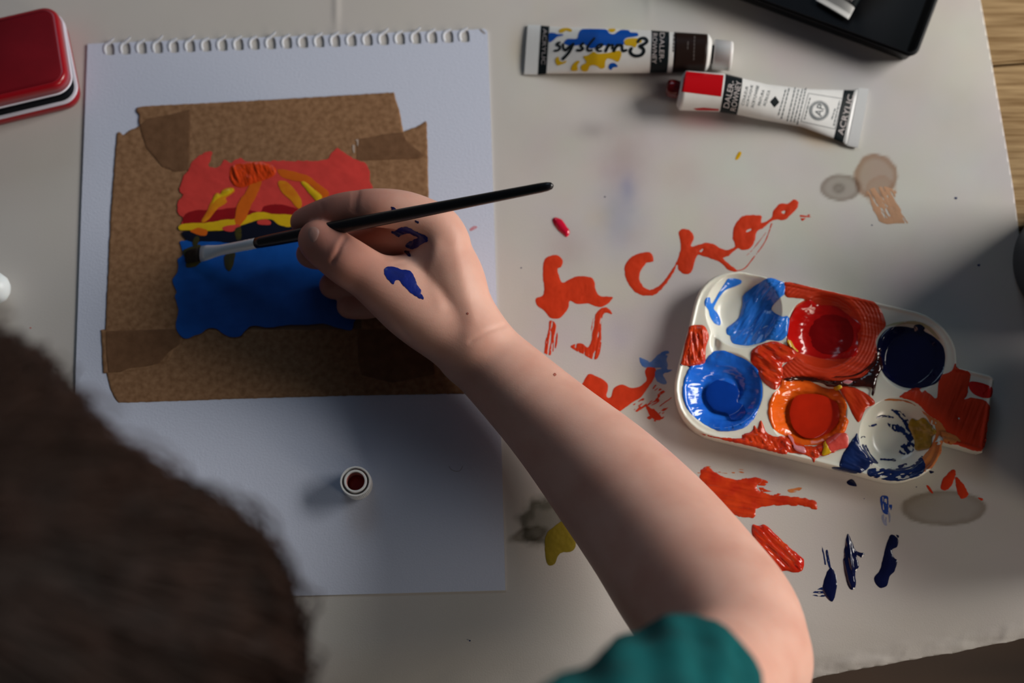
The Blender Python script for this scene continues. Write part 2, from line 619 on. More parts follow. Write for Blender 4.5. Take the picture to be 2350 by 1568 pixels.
blot(1880, 330, 55, 18, (0.95, 0.80, 0.70), 0.5, rot=0.3, seed=11)  # painted shadow below the red-label tube
blot(185, 100, 60, 60, (0.95, 0.82, 0.84), 0.5, seed=12)
blot(1190, 110, 28, 60, (0.86, 0.78, 0.68), 0.7, seed=13, rag=0.05)  # painted shadow at the left end of the splashed tube
blot(1450, 200, 110, 26, (0.90, 0.82, 0.74), 0.5, seed=14)  # painted brown shadow left of the red-label tube
blot(1250, 330, 70, 60, (0.92, 0.90, 0.92), 0.5, seed=15)
blot(1900, 160, 160, 40, (0.86, 0.85, 0.92), 0.4, rot=0.3, seed=16)  # painted bluish shadow along the black tray's near edge
blot(1520, 820, 60, 90, (0.84, 0.86, 0.98), 0.5, seed=17)
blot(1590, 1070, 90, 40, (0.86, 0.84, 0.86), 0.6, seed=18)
blot(1929, 431, 49, 33, (0.50, 0.45, 0.42), 1.0, hard=0.12, seed=19, rag=0.1)
blot(1925, 432, 19, 16, (0.62, 0.60, 0.58), 0.9, hard=0.5, seed=20, rag=0.1)
blot(2010, 405, 52, 55, (0.60, 0.42, 0.33), 1.0, rot=0.5, hard=0.10, seed=21, rag=0.15)
blot(2022, 440, 36, 40, (0.92, 0.82, 0.76), 0.9, rot=0.5, hard=0.10, seed=22)
blot(2166, 1166, 104, 42, (0.54, 0.50, 0.45), 1.0, hard=0.10, seed=23, rag=0.14)
blot(1250, 1200, 66, 70, (0.26, 0.26, 0.23), 1.0, rot=0.9, hard=0.35, seed=24, rag=0.5)
blot(1215, 1228, 52, 20, (0.45, 0.43, 0.39), 1.0, rot=-0.2, hard=0.3, seed=25, rag=0.4)
reg = np.clip((vx - 1130) / 100, 0, 1) * np.clip((1300 - vy) / 200, 0, 1) * 0.8 + 0.2
for ch_, (am, sd_) in enumerate(((0.10, 77), (0.13, 78), (0.14, 79))):
    tint[:, ch_] *= 1 - reg * (am * (fbm(vx / 130, vy / 130, sd_, 4) - 0.5) + 0.16 * np.clip(fbm(vx / 110, vy / 150, 91, 4) - 0.52, 0, 1))
cover = mk('lining_paper', np.stack([P(vx, vy, z)[:, 0], P(vx, vy, z)[:, 1], z], 1), faces, m_cover, attrs={'tint': tint},
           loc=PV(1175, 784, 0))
tag(cover, 'large beige lining paper spread over the pine table, stained and smeared with paint', 'paper')
sol = cover.modifiers.new('thickness', 'SOLIDIFY')
sol.thickness = 0.0003
sol.offset = -1
SURF = flat_surface(PH)

k6 = (1180, 340, 2.4227)
k7 = (1150, 1040, 1.9583)


def smear(pts, k, m, **kw):
    kw.setdefault('thick', 0.0002)
    kw.setdefault('relief', 0.0001)
    lab = kw.pop('label', None)
    return patch('paint_smear', m, cover, [K(pts, *k)] if pts else (), surf=SURF, label=lab, **kw)


smear([(212, 395), (235, 385), (265, 400), (290, 430), (308, 465), (292, 495), (265, 475), (225, 435)], k6, p_crim, thick=0.0012, label='crimson drop')
smear([(205, 597), (245, 598), (268, 625), (262, 660), (243, 672), (250, 710), (272, 750), (330, 718), (400, 715), (438, 728), (455, 790), (480, 825),
       (550, 828), (515, 870), (480, 885), (440, 875), (405, 865), (350, 868), (310, 850), (300, 895), (262, 940), (240, 950), (205, 945), (165, 905),
       (125, 870), (122, 835), (165, 810), (160, 700), (170, 620)], k6, p_red, label='orange-red smear')
smear([(195, 960), (230, 975), (242, 1060), (228, 1120), (200, 1150), (160, 1130), (175, 1070), (190, 1010)], k6, p_red, dry=0.5, ang=1.7, ds=(70, 4), cell=1.5, seed=4)
smear([(485, 890), (520, 888), (545, 925), (505, 915), (485, 960), (485, 1080), (470, 1160), (440, 1175), (390, 1150), (310, 1105), (370, 1085),
       (410, 1110), (430, 1060), (430, 990), (450, 930)], k6, p_red, dry=0.38, ang=1.75, ds=(80, 4), cell=1.5, seed=6)
smear([(755, 580), (775, 628), (735, 640), (700, 690), (700, 740), (740, 785), (800, 770), (860, 700), (910, 620), (925, 540), (915, 465), (945, 450),
       (985, 465), (1000, 505), (985, 545), (1050, 530), (1100, 530), (1150, 560), (1190, 565), (1230, 545), (1215, 500), (1225, 430), (1270, 380),
       (1330, 372), (1375, 380), (1375, 418), (1430, 388), (1440, 350), (1480, 310), (1520, 310), (1555, 285), (1580, 300), (1575, 330), (1540, 370),
       (1500, 400), (1440, 400), (1390, 440), (1350, 465), (1340, 510), (1310, 560), (1265, 565), (1240, 560), (1190, 600), (1160, 612), (1190, 640),
       (1240, 682), (1200, 684), (1150, 640), (1090, 612), (1050, 602), (1020, 595), (1000, 640), (985, 690), (950, 703), (915, 680), (905, 650),
       (870, 720), (800, 805), (740, 822), (680, 805), (635, 755), (615, 700), (622, 640), (670, 595)], k6, p_red, cell=1.5, rsc=7,
      cut=[K([(1290, 460), (1320, 445), (1315, 460), (1290, 470)], *k6), K([(1485, 355), (1510, 345), (1500, 365)], *k6), K([(1025, 570), (1050, 560), (1040, 580)], *k6)],
      label='long curling orange-red stroke')
patch('paint_smear', p_red, cover, strokes=[(K([(1432, 420), (1395, 520), (1330, 610), (1280, 670), (1230, 683)], *k6), 2.6), (K([(1400, 470), (1330, 560), (1290, 600)], *k6), 1.6),
      (K([(1000, 600), (1040, 560), (1080, 545)], *k6), 3)], surf=SURF, cell=1, thick=0.0001, relief=0, dry=0.3, ragged=0.8, seed=8, edge=2)
smear([(1588, 375), (1610, 372), (1650, 385), (1620, 392), (1600, 405)], k6, p_red, dry=0.3, cell=1)
smear([(697, 1165), (740, 1178), (760, 1185), (815, 1140), (858, 1133), (845, 1165), (855, 1200), (850, 1230), (882, 1235), (830, 1260), (850, 1310),
       (800, 1300), (775, 1250), (720, 1220), (700, 1195)], k6, paint('paint_thin_blue', (0.06, 0.17, 0.50), 0.5, 0.0, col2=(0.16, 0.26, 0.50)), dry=0.30, ragged=3, cell=1.5, thick=0.00008, label='thin blue smear')
smear([(385, 1300), (405, 1265), (430, 1258), (500, 1290), (522, 1325), (515, 1380), (540, 1385), (555, 1335), (600, 1315), (650, 1335), (700, 1325), (735, 1290),
       (728, 1240), (745, 1215), (785, 1225), (780, 1270), (740, 1340), (700, 1390), (650, 1420), (600, 1458), (570, 1455), (480, 1400), (385, 1325)], k6, p_red)
smear([(740, 1300), (860, 1370), (885, 1420), (830, 1500), (790, 1522), (700, 1480), (640, 1430), (700, 1390)], k6, p_red, dry=0.58, ang=-0.6, ds=(36, 4), cell=1.4, seed=11, thick=0.00008)
smear([(735, 1440), (780, 1455), (818, 1500), (790, 1515), (755, 1490)], k6, p_red, ragged=3, rsc=6, dry=0.2, cell=1.4)
smear([(1228, 62), (1248, 22), (1264, 28), (1248, 60)], k6, p_yellow, cell=1.2, ragged=1, label='yellow dab')
smear([(905, 70), (925, 60), (960, 85), (1000, 105), (1060, 120), (1110, 112), (1150, 112), (1180, 125), (1150, 150), (1180, 180), (1250, 190),
       (1330, 200), (1400, 210), (1420, 225), (1418, 258), (1370, 240), (1300, 235), (1220, 235), (1160, 245), (1145, 260), (1140, 288), (1100, 290),
       (1010, 268), (950, 210), (895, 115)], k7, p_orthick, ragged=3, rsc=8, thick=0.0004, relief=0.0005, rs=(40, 7), ang=0.15, cell=1.6, label='broad orange stroke')
smear([(1150, 120), (1200, 130), (1180, 160), (1260, 185), (1180, 190)], k7, p_orthick, dry=0.45, ds=(50, 4), cell=1.5, seed=15)
smear([(920, 60), (1000, 75), (1110, 58), (1105, 80), (1040, 104), (950, 88), (870, 100)], k7, p_orbrown, dry=0.60, ds=(40, 3.5), ang=0.1, cell=1.3, seed=16, thick=0.00006)
smear([(1290, 165), (1350, 155), (1340, 170), (1300, 178)], k7, p_orbrown, dry=0.4, ds=(30, 3.5), cell=1.3, seed=18, thick=0.00006)
smear([(1130, 322), (1160, 330), (1185, 322), (1240, 370), (1280, 410), (1330, 450), (1362, 480), (1355, 525), (1320, 537), (1270, 530), (1250, 540),
       (1245, 560), (1278, 597), (1255, 585), (1200, 520), (1140, 430), (1128, 360)], k7, p_redthick, thick=0.0012, relief=0.0009, rs=(50, 8), ang=0.75, ragged=2, cell=1.6, edge=7,
      label='thick red dab')
smear([(1705, 198), (1737, 195), (1742, 230), (1757, 235), (1745, 275), (1715, 265)], k7, paint('paint_mid_blue', (0.02, 0.07, 0.36), 0.5, 0.0), dry=0.36, ds=(30, 5), ang=1.5, cell=1.2, thick=0.00006, seed=21)
smear([(1708, 265), (1748, 270), (1745, 320), (1718, 322)], k7, paint('paint_faint_blue', (0.32, 0.34, 0.46), 0.6, 0.0), dry=0.5, ds=(50, 4), ang=1.5, cell=1.2, thick=0.00004, seed=22)
smear([(1750, 368), (1782, 385), (1780, 420), (1755, 435), (1765, 470), (1780, 485), (1770, 530), (1745, 555), (1735, 595), (1700, 605), (1675, 565),
       (1700, 530), (1715, 480), (1730, 420)], k7, p_navy, thick=0.0007, cell=1.4, edge=8, label='navy dab')
smear([(1775, 368), (1788, 372), (1784, 382)], k7, p_navy, cell=1.0, ragged=0.3)
smear([(1558, 362), (1580, 410), (1595, 440), (1635, 450), (1620, 470), (1600, 465), (1607, 510), (1592, 540), (1595, 590), (1580, 615), (1560, 600),
       (1545, 550), (1538, 490), (1545, 420)], k7, p_navy, thick=0.0009, relief=0.0006, rs=(40, 6), ang=1.4, cell=1.4, edge=7, label='navy dab')
smear([(1480, 515), (1500, 535), (1510, 590), (1495, 660), (1480, 665), (1455, 640), (1445, 610), (1455, 560)], k7, p_navy, thick=0.0006, cell=1.4, edge=7, label='navy dab')
smear([(1400, 628), (1450, 602), (1460, 645), (1400, 640)], k7, p_navyw, dry=0.42, ds=(40, 4), cell=1.2, thick=0.00006, seed=25)
patch('paint_smear', p_navyw, cover, strokes=[(K([(1440, 422), (1450, 455), (1457, 500)], *k7), 3), (K([(1464, 440), (1470, 480), (1480, 515)], *k7), 6)], surf=SURF, cell=1.0,
      thick=0.0001, relief=0, dry=0.42, ds=(40, 3), ang=1.4, seed=27, edge=2)
smear([(1575, 117), (1590, 130), (1598, 150), (1565, 145), (1553, 130)], k7, p_navy, thick=0.0003, cell=1.2, ragged=0.5)
smear([(2030, 75), (2042, 97), (2012, 162), (1978, 162), (1985, 120)], k7, p_red, cell=1.4, ragged=2, rsc=6)
smear([(2042, 110), (2070, 130), (2100, 185), (2070, 207), (2050, 170)], k7, p_red, cell=1.4, ragged=2, rsc=6)
smear([(1910, 145), (1925, 150), (1942, 182), (1925, 172)], k7, p_red, cell=1.4, ragged=1)
smear([(1925, 80), (1945, 85), (1930, 92)], k7, p_navy, cell=1.2, ragged=1)
smear([(2140, 200), (2165, 205), (2160, 215)], k7, p_red, cell=1.2, ragged=1)
smear([(200, 380), (240, 330), (300, 300), (335, 380), (325, 440), (265, 450), (238, 500), (205, 492)], k7, paint('paint_shaded_yellow', (0.24, 0.18, 0.012), 0.6, 0.0), cell=2, thick=0.0001,  # the forearm's shade is put into this darkened yellow
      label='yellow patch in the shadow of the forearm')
smear([(1960, 240), (2040, 215), (2120, 235), (2130, 300), (2190, 410), (2150, 420), (2050, 418), (2010, 370), (1975, 300)], k6,
      paint('paint_faint_orange', (0.50, 0.28, 0.16), 0.6, 0.0, col2=(0.42, 0.24, 0.14)), dry=0.40, ds=(34, 5), ang=1.1, cell=1.5, thick=0.00005, relief=0, seed=31, label='faint brown-orange dry stroke')
for (a, b, r) in ((1856, 494, 3), (1388, 452, 2.2), (1196, 615, 2), (2193, 455, 4), (2246, 609, 4), (1078, 1471, 2.5), (2103, 1118, 2), (1983, 1145, 1.5), (70, 753, 2.2), (2001, 517, 2.2)):
    patch('paint_speck', p_navyw if a != 1856 and a != 70 else p_red, cover, [[(a - r, b), (a, b - r * .6), (a + r, b - r * .3), (a + r * .3, b + r * .7)]], surf=SURF, cell=0.9, thick=0.00005, relief=0, ragged=0.3, rsc=3, edge=1)

# ------------------------------------------------------------------ drawing sheet
SH0, SH1 = PH + 0.0002, PH + 0.0008
sheet_base = PV(660, 730, SH0)
ho = np.array([252.7, 113.4])
hd = (np.array([1067.5, 84.0]) - ho) / 22.0
hn = np.array([hd[1], -hd[0]])
hn = hn / np.linalg.norm(hn)          # up
ux = hd / np.linalg.norm(hd)
out = [(157, 1382), (172, 900), (186, 500), (201, 101)]
rel = [(-1, -15.5), (-1, -12), (-9, -10), (-10.5, 0), (-10, 12), (0, 13.5), (10, 12), (10.5, 0), (9, -10), (6.5, -13), (6.5, -15)]
for i in range(23):
    c = ho + hd * i
    for a, b in rel:
        p = c + ux * a - hn * b
        out.append((p[0], p[1]))
out += [(1112, 66), (1119, 72), (1128, 320), (1141, 730), (1152, 1060), (1160, 1355)]
bm = bmesh.new()
tv = [bm.verts.new(PV(a, b, SH1)) for a, b in out]
f = bm.faces.new(tv)
if f.normal.z < 0:
    f.normal_flip()
g = bmesh.ops.extrude_face_region(bm, geom=[f])
for v in g['geom']:
    if isinstance(v, bmesh.types.BMVert):
        v.co.z = SH0
bmesh.ops.triangulate(bm, faces=[q for q in bm.faces if len(q.verts) > 4])
bmesh.ops.recalc_face_normals(bm, faces=bm.faces)
bm.verts.index_update()
vv = [tuple(v.co) for v in bm.verts]
ff = [tuple(v.index for v in q.verts) for q in bm.faces]
bm.free()
sheet = mk('drawing_sheet', vv, ff, m_sheet, smooth=False, loc=sheet_base)
tag(sheet, 'white drawing sheet with torn spiral holes, under the taped painting', 'paper')
rng = random.Random(5)
for i in range(23):
    c = ho + hd * i
    lift = rng.choice([0, 2, 2, 4, 8]) if i not in (1, 3, 10) else 10
    path = [(-10, 9), (-12.5, 1), (-11.5, -8), (-6, -14), (1 + lift * .4, -17 - lift * 0.5), (5 + lift * .55, -19 - lift * 0.9)]
    zz = [0.0, 0.00005, 0.0001, 0.0002, 0.0004 + lift * 5e-5, 0.0005 + lift * 8e-5]
    wd = [2.6, 3.0, 3.2, 3.2, 2.8, 1.6]
    path = catmull(path, 3, False)
    zz = np.interp(np.linspace(0, 5, len(path)), range(6), zz)
    wd = np.interp(np.linspace(0, 5, len(path)), range(6), wd)
    rings = []
    for k in range(len(path)):
        t = path[min(k + 1, len(path) - 1)] - path[max(k - 1, 0)]
        t = t / np.linalg.norm(t)
        nn = np.array([-t[1], t[0]])
        r4 = []
        for s, dz in ((1, 0), (-1, 0.0), (-0.6, 0.0003), (0.6, 0.0003)):
            q = path[k] + nn * s * wd[k]
            pp = c + ux * q[0] - hn * q[1]
            r4.append(P(pp[0], pp[1], SH1 + zz[k] + dz))
        rings.append(np.array(r4))
    v, f = loft(rings)
    mk('torn_tab', v, f, m_torn, sheet, smooth=False)
# small fold at the corner, red fleck on the sheet
TS = SH1
patch('paint_fleck', mat('pink_fleck', (0.60, 0.25, 0.30), 0.6), sheet, [[(1078, 526), (1088, 519), (1096, 521), (1090, 526), (1080, 531)]], surf=flat_surface(TS), cell=0.9, thick=0.00003, relief=0, dry=0.3, ds=(12, 3), ragged=0.6, rsc=4)
patch('pencil_mark', mat('pencil', (0.28, 0.26, 0.26), 0.6), sheet, [[(1100, 69), (1104, 67), (1114, 76), (1111, 78)]], surf=flat_surface(TS), cell=0.9, thick=0.00003, relief=0, ragged=0.4, rsc=4)
patch('loose_hair', mat('hair_fibre', (0.16, 0.13, 0.13), 0.6), sheet, strokes=[([(1030, 1070), (1036, 1078), (1046, 1082), (1056, 1080), (1062, 1070)], 0.9)], surf=flat_surface(TS), cell=0.5, thick=0.00003, relief=0, ragged=0, edge=1)

# ------------------------------------------------------------------ painting held by brown tape
PT = TS + 0.00003
painting = empty('painting', PV(640, 560, TS))
tag(painting, 'small sunset painting with red sky and blue sea, framed with brown tape', 'painting')
k4 = (200, 190, 2.9375)
kb = (200, 700, 3.357)


def slab(name, px, z0, z1, m, parent, label=None, rag=1.2, seed=2, cell=3.0):
    X0 = np.array(px)
    a, b = X0.min(0) - 6
    c, d = X0.max(0) + 6
    X, Y = np.meshgrid(np.arange(a, c, cell), np.arange(b, d, cell))
    D = sdf_poly(X, Y, np.array(px, float)) + rag * 2 * (fbm(X / 7, Y / 7, seed) - 0.5)
    vx, vy, vd, faces = msquares(D, X, Y)
    q = P(vx, vy, z0 + (z1 - z0) * np.clip(vd / 1.5, 0, 1))
    return mk(name, q, faces, m, parent, label=label)


card = [(431, 365), (985 - 160, 340), (829, 610), (832, 770), (420, 775), (428, 560)]
slab('card', card, PT, PT + 0.00012, mat('card_stock', (0.16, 0.09, 0.05), 0.7), painting, rag=0)
t0 = PT + 0.0001
left_t = [(268, 305), (275, 303), (283, 310), (296, 300), (318, 290), (340, 270), (380, 262), (437, 249), (434, 400), (427, 600), (415, 760), (407, 790), (385, 830), (340, 848), (300, 853),
          (270, 856), (236, 857), (234, 800), (231, 757), (241, 758), (245, 680), (253, 500), (262, 380)]
bot_t = [(232, 756), (330, 755), (420, 754), (700, 757), (1070, 750), (1085, 800), (1072, 904), (900, 906), (600, 914), (272, 925), (262, 912), (252, 890), (246, 865), (240, 830), (235, 790)]
top_t = [(315, 247), (325, 244), (600, 230), (905, 212), (907, 226), (917, 255), (921, 278), (926, 303), (936, 325), (960, 348), (972, 357), (960, 366), (820, 369), (640, 380), (436, 392), (400, 394), (370, 378), (340, 340), (324, 300), (317, 280), (320, 265), (312, 255)]
right_t = [(817, 316), (862, 309), (925, 302), (950, 293), (966, 286), (979, 276), (981, 330), (984, 470), (992, 700), (1003, 905), (832, 908), (826, 600), (820, 400)]
slab('tape_strip', bot_t, t0, t0 + 0.0002, m_kraft, painting, seed=5)
slab('tape_strip', left_t, t0 + 0.0001, t0 + 0.00034, m_kraft, painting, seed=6)
slab('tape_strip', right_t, t0 + 0.0001, t0 + 0.00034, m_kraft, painting, seed=7)
slab('tape_strip', top_t, t0 + 0.0002, t0 + 0.00048, m_kraft, painting, seed=8)
ov = 'darker doubled tape'
slab('tape_overlap', K([(355, 285), (400, 240), (560, 212), (700, 176), (690, 590), (590, 600), (500, 562), (400, 440), (365, 340)], *k4), t0 + 0.00045, t0 + 0.00056, m_kraft2, painting, ov, rag=0.6)
slab('tape_overlap', K([(1812, 378), (1900, 368), (2000, 345), (2130, 332), (2150, 385), (2200, 430), (2275, 490), (2240, 512), (1812, 526)], *k4), t0 + 0.00045, t0 + 0.00056, m_kraft2, painting, ov, rag=0.6)
slab('tape_overlap', K([(140, 200), (690, 182), (722, 230), (716, 300), (625, 370), (560, 450), (470, 475), (330, 490), (255, 518), (160, 520), (150, 440), (140, 330)], *kb), t0 + 0.0003, t0 + 0.00044, m_kraft2, painting, ov, rag=0.6)
slab('tape_overlap', [(820, 757), (990, 752), (998, 860), (900, 880), (830, 862), (822, 830)], t0 + 0.0003, t0 + 0.00044, m_kraft2, painting, ov, rag=0.6)
k5 = (380, 320, 3.266)
zc = t0 + 0.00058


def brush_on(pts, m, zl, label=None, **kw):
    kw.setdefault('thick', 0.00004)
    kw.setdefault('relief', 0.00003)
    kw.setdefault('rs', (60, 10))
    kw.setdefault('ang', 0.0)
    patch('paint_layer', m, painting, [K(pts, *k5)], surf=flat_surface(zc + zl * 0.4), label=label, **kw)


brush_on([(340, 90), (345, 130), (325, 205), (400, 205), (440, 150), (480, 175), (560, 140), (600, 165), (700, 170), (820, 160), (1000, 162), (1200, 155),
          (1240, 110), (1285, 62), (1340, 100), (1420, 150), (1500, 180), (1530, 240), (1530, 310), (1548, 375), (1400, 400), (1270, 440), (1100, 540), (1000, 580),
          (600, 600), (400, 640), (140, 655), (130, 590), (95, 560), (90, 480), (130, 420), (105, 385), (130, 290), (170, 230), (200, 170), (260, 120)],
         c_red, 0, 'red sky', ragged=2.5, rsc=9, relief=0.00008, rs=(50, 16), ang=0.5)
brush_on([(150, 560), (250, 530), (330, 530), (450, 520), (560, 512), (700, 545), (740, 500), (850, 488), (960, 512), (1050, 560), (900, 590), (700, 590),
          (600, 610), (400, 630), (150, 645)], c_dkred, 0.00025, 'dark red band')
brush_on([(120, 760), (300, 765), (500, 765), (1000, 720), (1170, 700), (1400, 700), (1425, 1300), (1412, 1370), (1390, 1432), (1290, 1412), (1180, 1382), (1060, 1390),
          (920, 1392), (780, 1410), (650, 1397), (600, 1430), (560, 1475), (490, 1482), (430, 1457), (380, 1420), (320, 1417), (270, 1452), (220, 1470),
          (160, 1495), (110, 1470), (75, 1400), (97, 1280), (70, 1180), (82, 1140), (52, 1060), (88, 1000), (97, 940), (92, 900), (130, 860), (115, 800)],
         c_blue, 0.0001, 'blue sea', thick=0.00006, relief=0.00008, rs=(150, 14), ang=-0.15, ragged=1.0, seed=3)
brush_on([(135, 690), (300, 690), (430, 685), (560, 650), (650, 620), (790, 600), (850, 640), (910, 655), (1000, 660), (1050, 690), (1020, 765), (680, 765),
          (500, 778), (330, 762), (200, 768), (140, 740)], c_navy, 0.0004, 'navy horizon')
brush_on([(98, 650), (150, 630), (300, 625), (430, 605), (560, 590), (640, 558), (720, 543), (800, 558), (880, 563), (1000, 580), (950, 645), (910, 655),
          (840, 638), (800, 603), (720, 598), (650, 620), (560, 648), (430, 682), (300, 687), (150, 682), (105, 678)], c_yel, 0.00052, 'yellow horizon line')
brush_on([(500, 200), (600, 175), (700, 168), (790, 190), (832, 232), (810, 275), (740, 305), (660, 335), (560, 362), (500, 335), (480, 270)], c_sun, 0.0004,
         'orange sun', thick=0.0002, relief=0.0007, rs=(22, 8), ang=1.2, cell=1.5)
brush_on([(640, 320), (720, 285), (700, 380), (640, 500), (600, 600), (540, 655), (515, 610), (545, 480), (600, 400)], c_or, 0.0006, ragged=2)
brush_on([(835, 225), (920, 235), (1060, 270), (1130, 320), (1225, 400), (1170, 450), (1100, 350), (1020, 322), (880, 285)], c_or, 0.0004, ragged=1.5)
brush_on([(845, 320), (900, 312), (960, 370), (1010, 440), (1022, 490), (1000, 522), (940, 460), (870, 390)], c_yelo, 0.0005)
brush_on([(1012, 322), (1050, 320), (1120, 380), (1175, 430), (1140, 470), (1100, 430), (1050, 370)], c_yel, 0.0006, thick=0.0003)
brush_on([(490, 358), (517, 368), (512, 400), (452, 440), (458, 470), (390, 520), (330, 590), (290, 625), (268, 612), (310, 540), (350, 450), (380, 403), (412, 408), (430, 378)],
         c_yelo, 0.0005, thick=0.0002)
brush_on([(495, 365), (510, 375), (500, 398), (440, 430), (390, 450), (350, 490), (360, 440), (385, 410), (410, 415), (435, 385)], c_yel, 0.0007, thick=0.0003, relief=0.0004, rs=(10, 6))
brush_on([(430, 660), (500, 640), (562, 648), (500, 692), (440, 684)], c_red, 0.0007)
brush_on([(690, 612), (750, 600), (790, 618), (780, 640), (700, 636)], c_red, 0.0007)
brush_on([(180, 688), (240, 665), (312, 680), (302, 722), (250, 716)], c_or, 0.0007)
brush_on([(515, 660), (562, 655), (566, 745), (530, 755), (518, 700)], c_dk, 0.0007, dry=0.25, ds=(40, 5))
brush_on([(210, 740), (245, 725), (250, 760), (225, 800), (205, 790)], c_dk, 0.0007, ragged=2)
brush_on([(440, 880), (517, 845), (512, 920), (480, 987), (448, 960)], c_dk, 0.0007, ragged=2, ang=1.4)
brush_on([(130, 835), (200, 800), (270, 800), (265, 925), (165, 962), (150, 900)], c_dk, 0.0007, ragged=2.5)
for sx in ((1098, 1440, 1110, 1430),):
    pass
patch('tape_crease', mat('crease', (0.45, 0.36, 0.30), 0.4), painting, [K([(1405, 20), (1420, 5), (1445, 0), (1440, 60), (1410, 110), (1402, 60)], *k5)], surf=flat_surface(t0 + 0.0006), cell=1.3, dry=0.5, ds=(20, 5), ang=1.4, thick=0.00005, relief=0)

# ------------------------------------------------------------------ bottle cap with red paint
cc = PV(821, 1114, SH1)
cr = 36.0 * depth(818, 1108, 0.012) / F
cap = empty('bottle_cap', cc)
tag(cap, 'small white ribbed cap with dried red paint inside, on the drawing sheet', 'cap')
hh = 0.0125
v, f = lathe(cc, [(cr * 0.93, 0), (cr * 0.98, 0.0008), (cr, 0.002), (cr * 0.985, hh - 0.0008), (cr * 0.96, hh), (cr * 0.88, hh), (cr * 0.85, hh - 0.0006), (cr * 0.83, hh - 0.0045),
                  (cr * 0.74, hh - 0.0045), (cr * 0.73, hh + 0.0002), (cr * 0.70, hh + 0.0004), (cr * 0.60, hh + 0.0004), (cr * 0.585, hh), (cr * 0.56, 0.003), (0.0002, 0.0025)], 120, ribs=1, rib_d=0.00035, rib_rng=(1, 3))
mk('shell', v, f, m_whitecap, cap, smooth=False)
v, f = lathe(cc + Vector((0, 0, 0.0031)), [(cr * 0.545, 0), (cr * 0.545, 0.0016), (cr * 0.5, 0.0019), (cr * 0.2, 0.0017), (0.0001, 0.0018)], 48)
mk('dried_paint', v, f, paint('cap_red', (0.28, 0.004, 0.006), 0.3, 0.4), cap)
v, f = lathe(cc + Vector((0, 0, 0.0046)), [(cr * 0.574, 0), (cr * 0.587, hh - 0.0046 - 0.0014), (cr * 0.580, hh - 0.0046 - 0.001), (cr * 0.565, 0)], 48)
mk('paint_stain', v, f[:-2], paint('cap_red_thin', (0.50, 0.09, 0.08), 0.4, 0.2, col2=(0.60, 0.25, 0.22)), cap)

# ------------------------------------------------------------------ palette
TOP = 0.0105
k2 = (1520, 600, 2.9375)
pal_out = [(82, 870), (95, 760), (130, 620), (185, 420), (212, 300), (250, 200), (310, 130), (390, 85), (470, 70), (560, 72), (700, 105), (830, 135), (1000, 167),
           (1200, 212), (1450, 275), (1720, 340), (1820, 385), (1900, 450), (1955, 530), (1982, 610), (1987, 708)]
pal_h = [(2000, 716), (2180, 760), (2215, 772), (2235, 795), (2232, 840), (2165, 1262), (2155, 1280), (2135, 1282), (1900, 1218)]
pal_b = [(1884, 1240), (1872, 1300), (1830, 1380), (1760, 1440), (1660, 1480), (1560, 1487), (1450, 1467), (1250, 1412), (1000, 1350), (700, 1275), (450, 1215), (280, 1170), (180, 1100), (110, 1000)]
pal_poly = np.array(K(pal_out + pal_h + pal_b, *k2))
WELL = [((549, 329), 258, .0080), ((1092, 470), 258, .0078), ((1685, 640), 236, .0080), ((410, 872), 268, .0078), ((985, 1012), 262, .0078), ((1582, 1168), 252, .0080)]
WELL = [((K([c], *k2)[0]), r / 2.9375, d) for c, r, d in WELL]


def pal_z(px, py, d=None):
    z = np.full(px.shape, TOP)
    for (cx, cy), r, dp in WELL:
        q = np.sqrt((px - cx) ** 2 + (py - cy) ** 2) / r
        t = np.clip(1 - q, 0, 1)
        s = np.clip(t / 0.62, 0, 1)
        s = 1 - (1 - s) ** 2.1
        s = s * np.clip(t / 0.05, 0, 1) ** 0.35
        z = np.minimum(z, TOP - dp * s)
    # shallow groove between the two left wells
    g = np.exp(-(((px - 1642) / 9) ** 2)) * np.exp(-(((py - 783) / 24) ** 2))
    z = z - 0.0022 * g
    return z


X, Y = np.meshgrid(np.arange(1535, 2295, 2.0), np.arange(612, 1120, 2.0))
D = sdf_poly(X, Y, catmull(pal_poly, 2))
vx, vy, vd, faces = msquares(D, X, Y)
q = P(vx, vy, TOP)
zz = pal_z(vx, vy)
zz = zz + 0.0007 * np.exp(-((vd - 5) / 4) ** 2) - 0.0009 * np.clip(1 - vd / 3.5, 0, 1) ** 2
topv = np.stack([q[:, 0], q[:, 1], zz], 1)
nb = len(vx)
# rim wall: boundary edges extruded to the paper
ec = {}
for fc in faces:
    for i in range(len(fc)):
        a, b = fc[i], fc[(i + 1) % len(fc)]
        ec[(a, b)] = ec.get((a, b), 0) + 1
bedges = [(a, b) for (a, b) in ec if (b, a) not in ec]
bid = {}
lowv = []
cen = topv[:, :2].mean(0)
for a, b in bedges:
    for x in (a, b):
        if x not in bid:
            bid[x] = nb + len(lowv)
            d2 = (topv[x, :2] - cen)
            lowv.append((topv[x, 0] - d2[0] * 0.012, topv[x, 1] - d2[1] * 0.012, PH + 0.0003))
wall = [(b, a, bid[a], bid[b]) for a, b in bedges]
pbase = PV(1880, 880, PH)
palette = empty('paint_palette', pbase)
tag(palette, 'white plastic six-well palette with a tab handle, smeared with blue, red, orange and navy paint', 'palette')
tray_o = mk('palette_tray', np.concatenate([topv, np.array(lowv)]), faces + wall, m_white, palette)
PS = ray_surface([tray_o])


def pp(pts, m, label=None, **kw):
    kw.setdefault('thick', 0.0004)
    kw.setdefault('relief', 0.0002)
    kw.setdefault('base', 0.00012)
    strokes = [(K(s, *k2), wd / 2.9375) for s, wd in kw.pop('st', [])]
    cut = [K(c, *k2) for c in kw.pop('cuts', [])]
    return patch('paint', m, palette, [K(pts, *k2)] if pts else (), strokes=strokes, surf=PS, label=label, cut=cut, **kw)


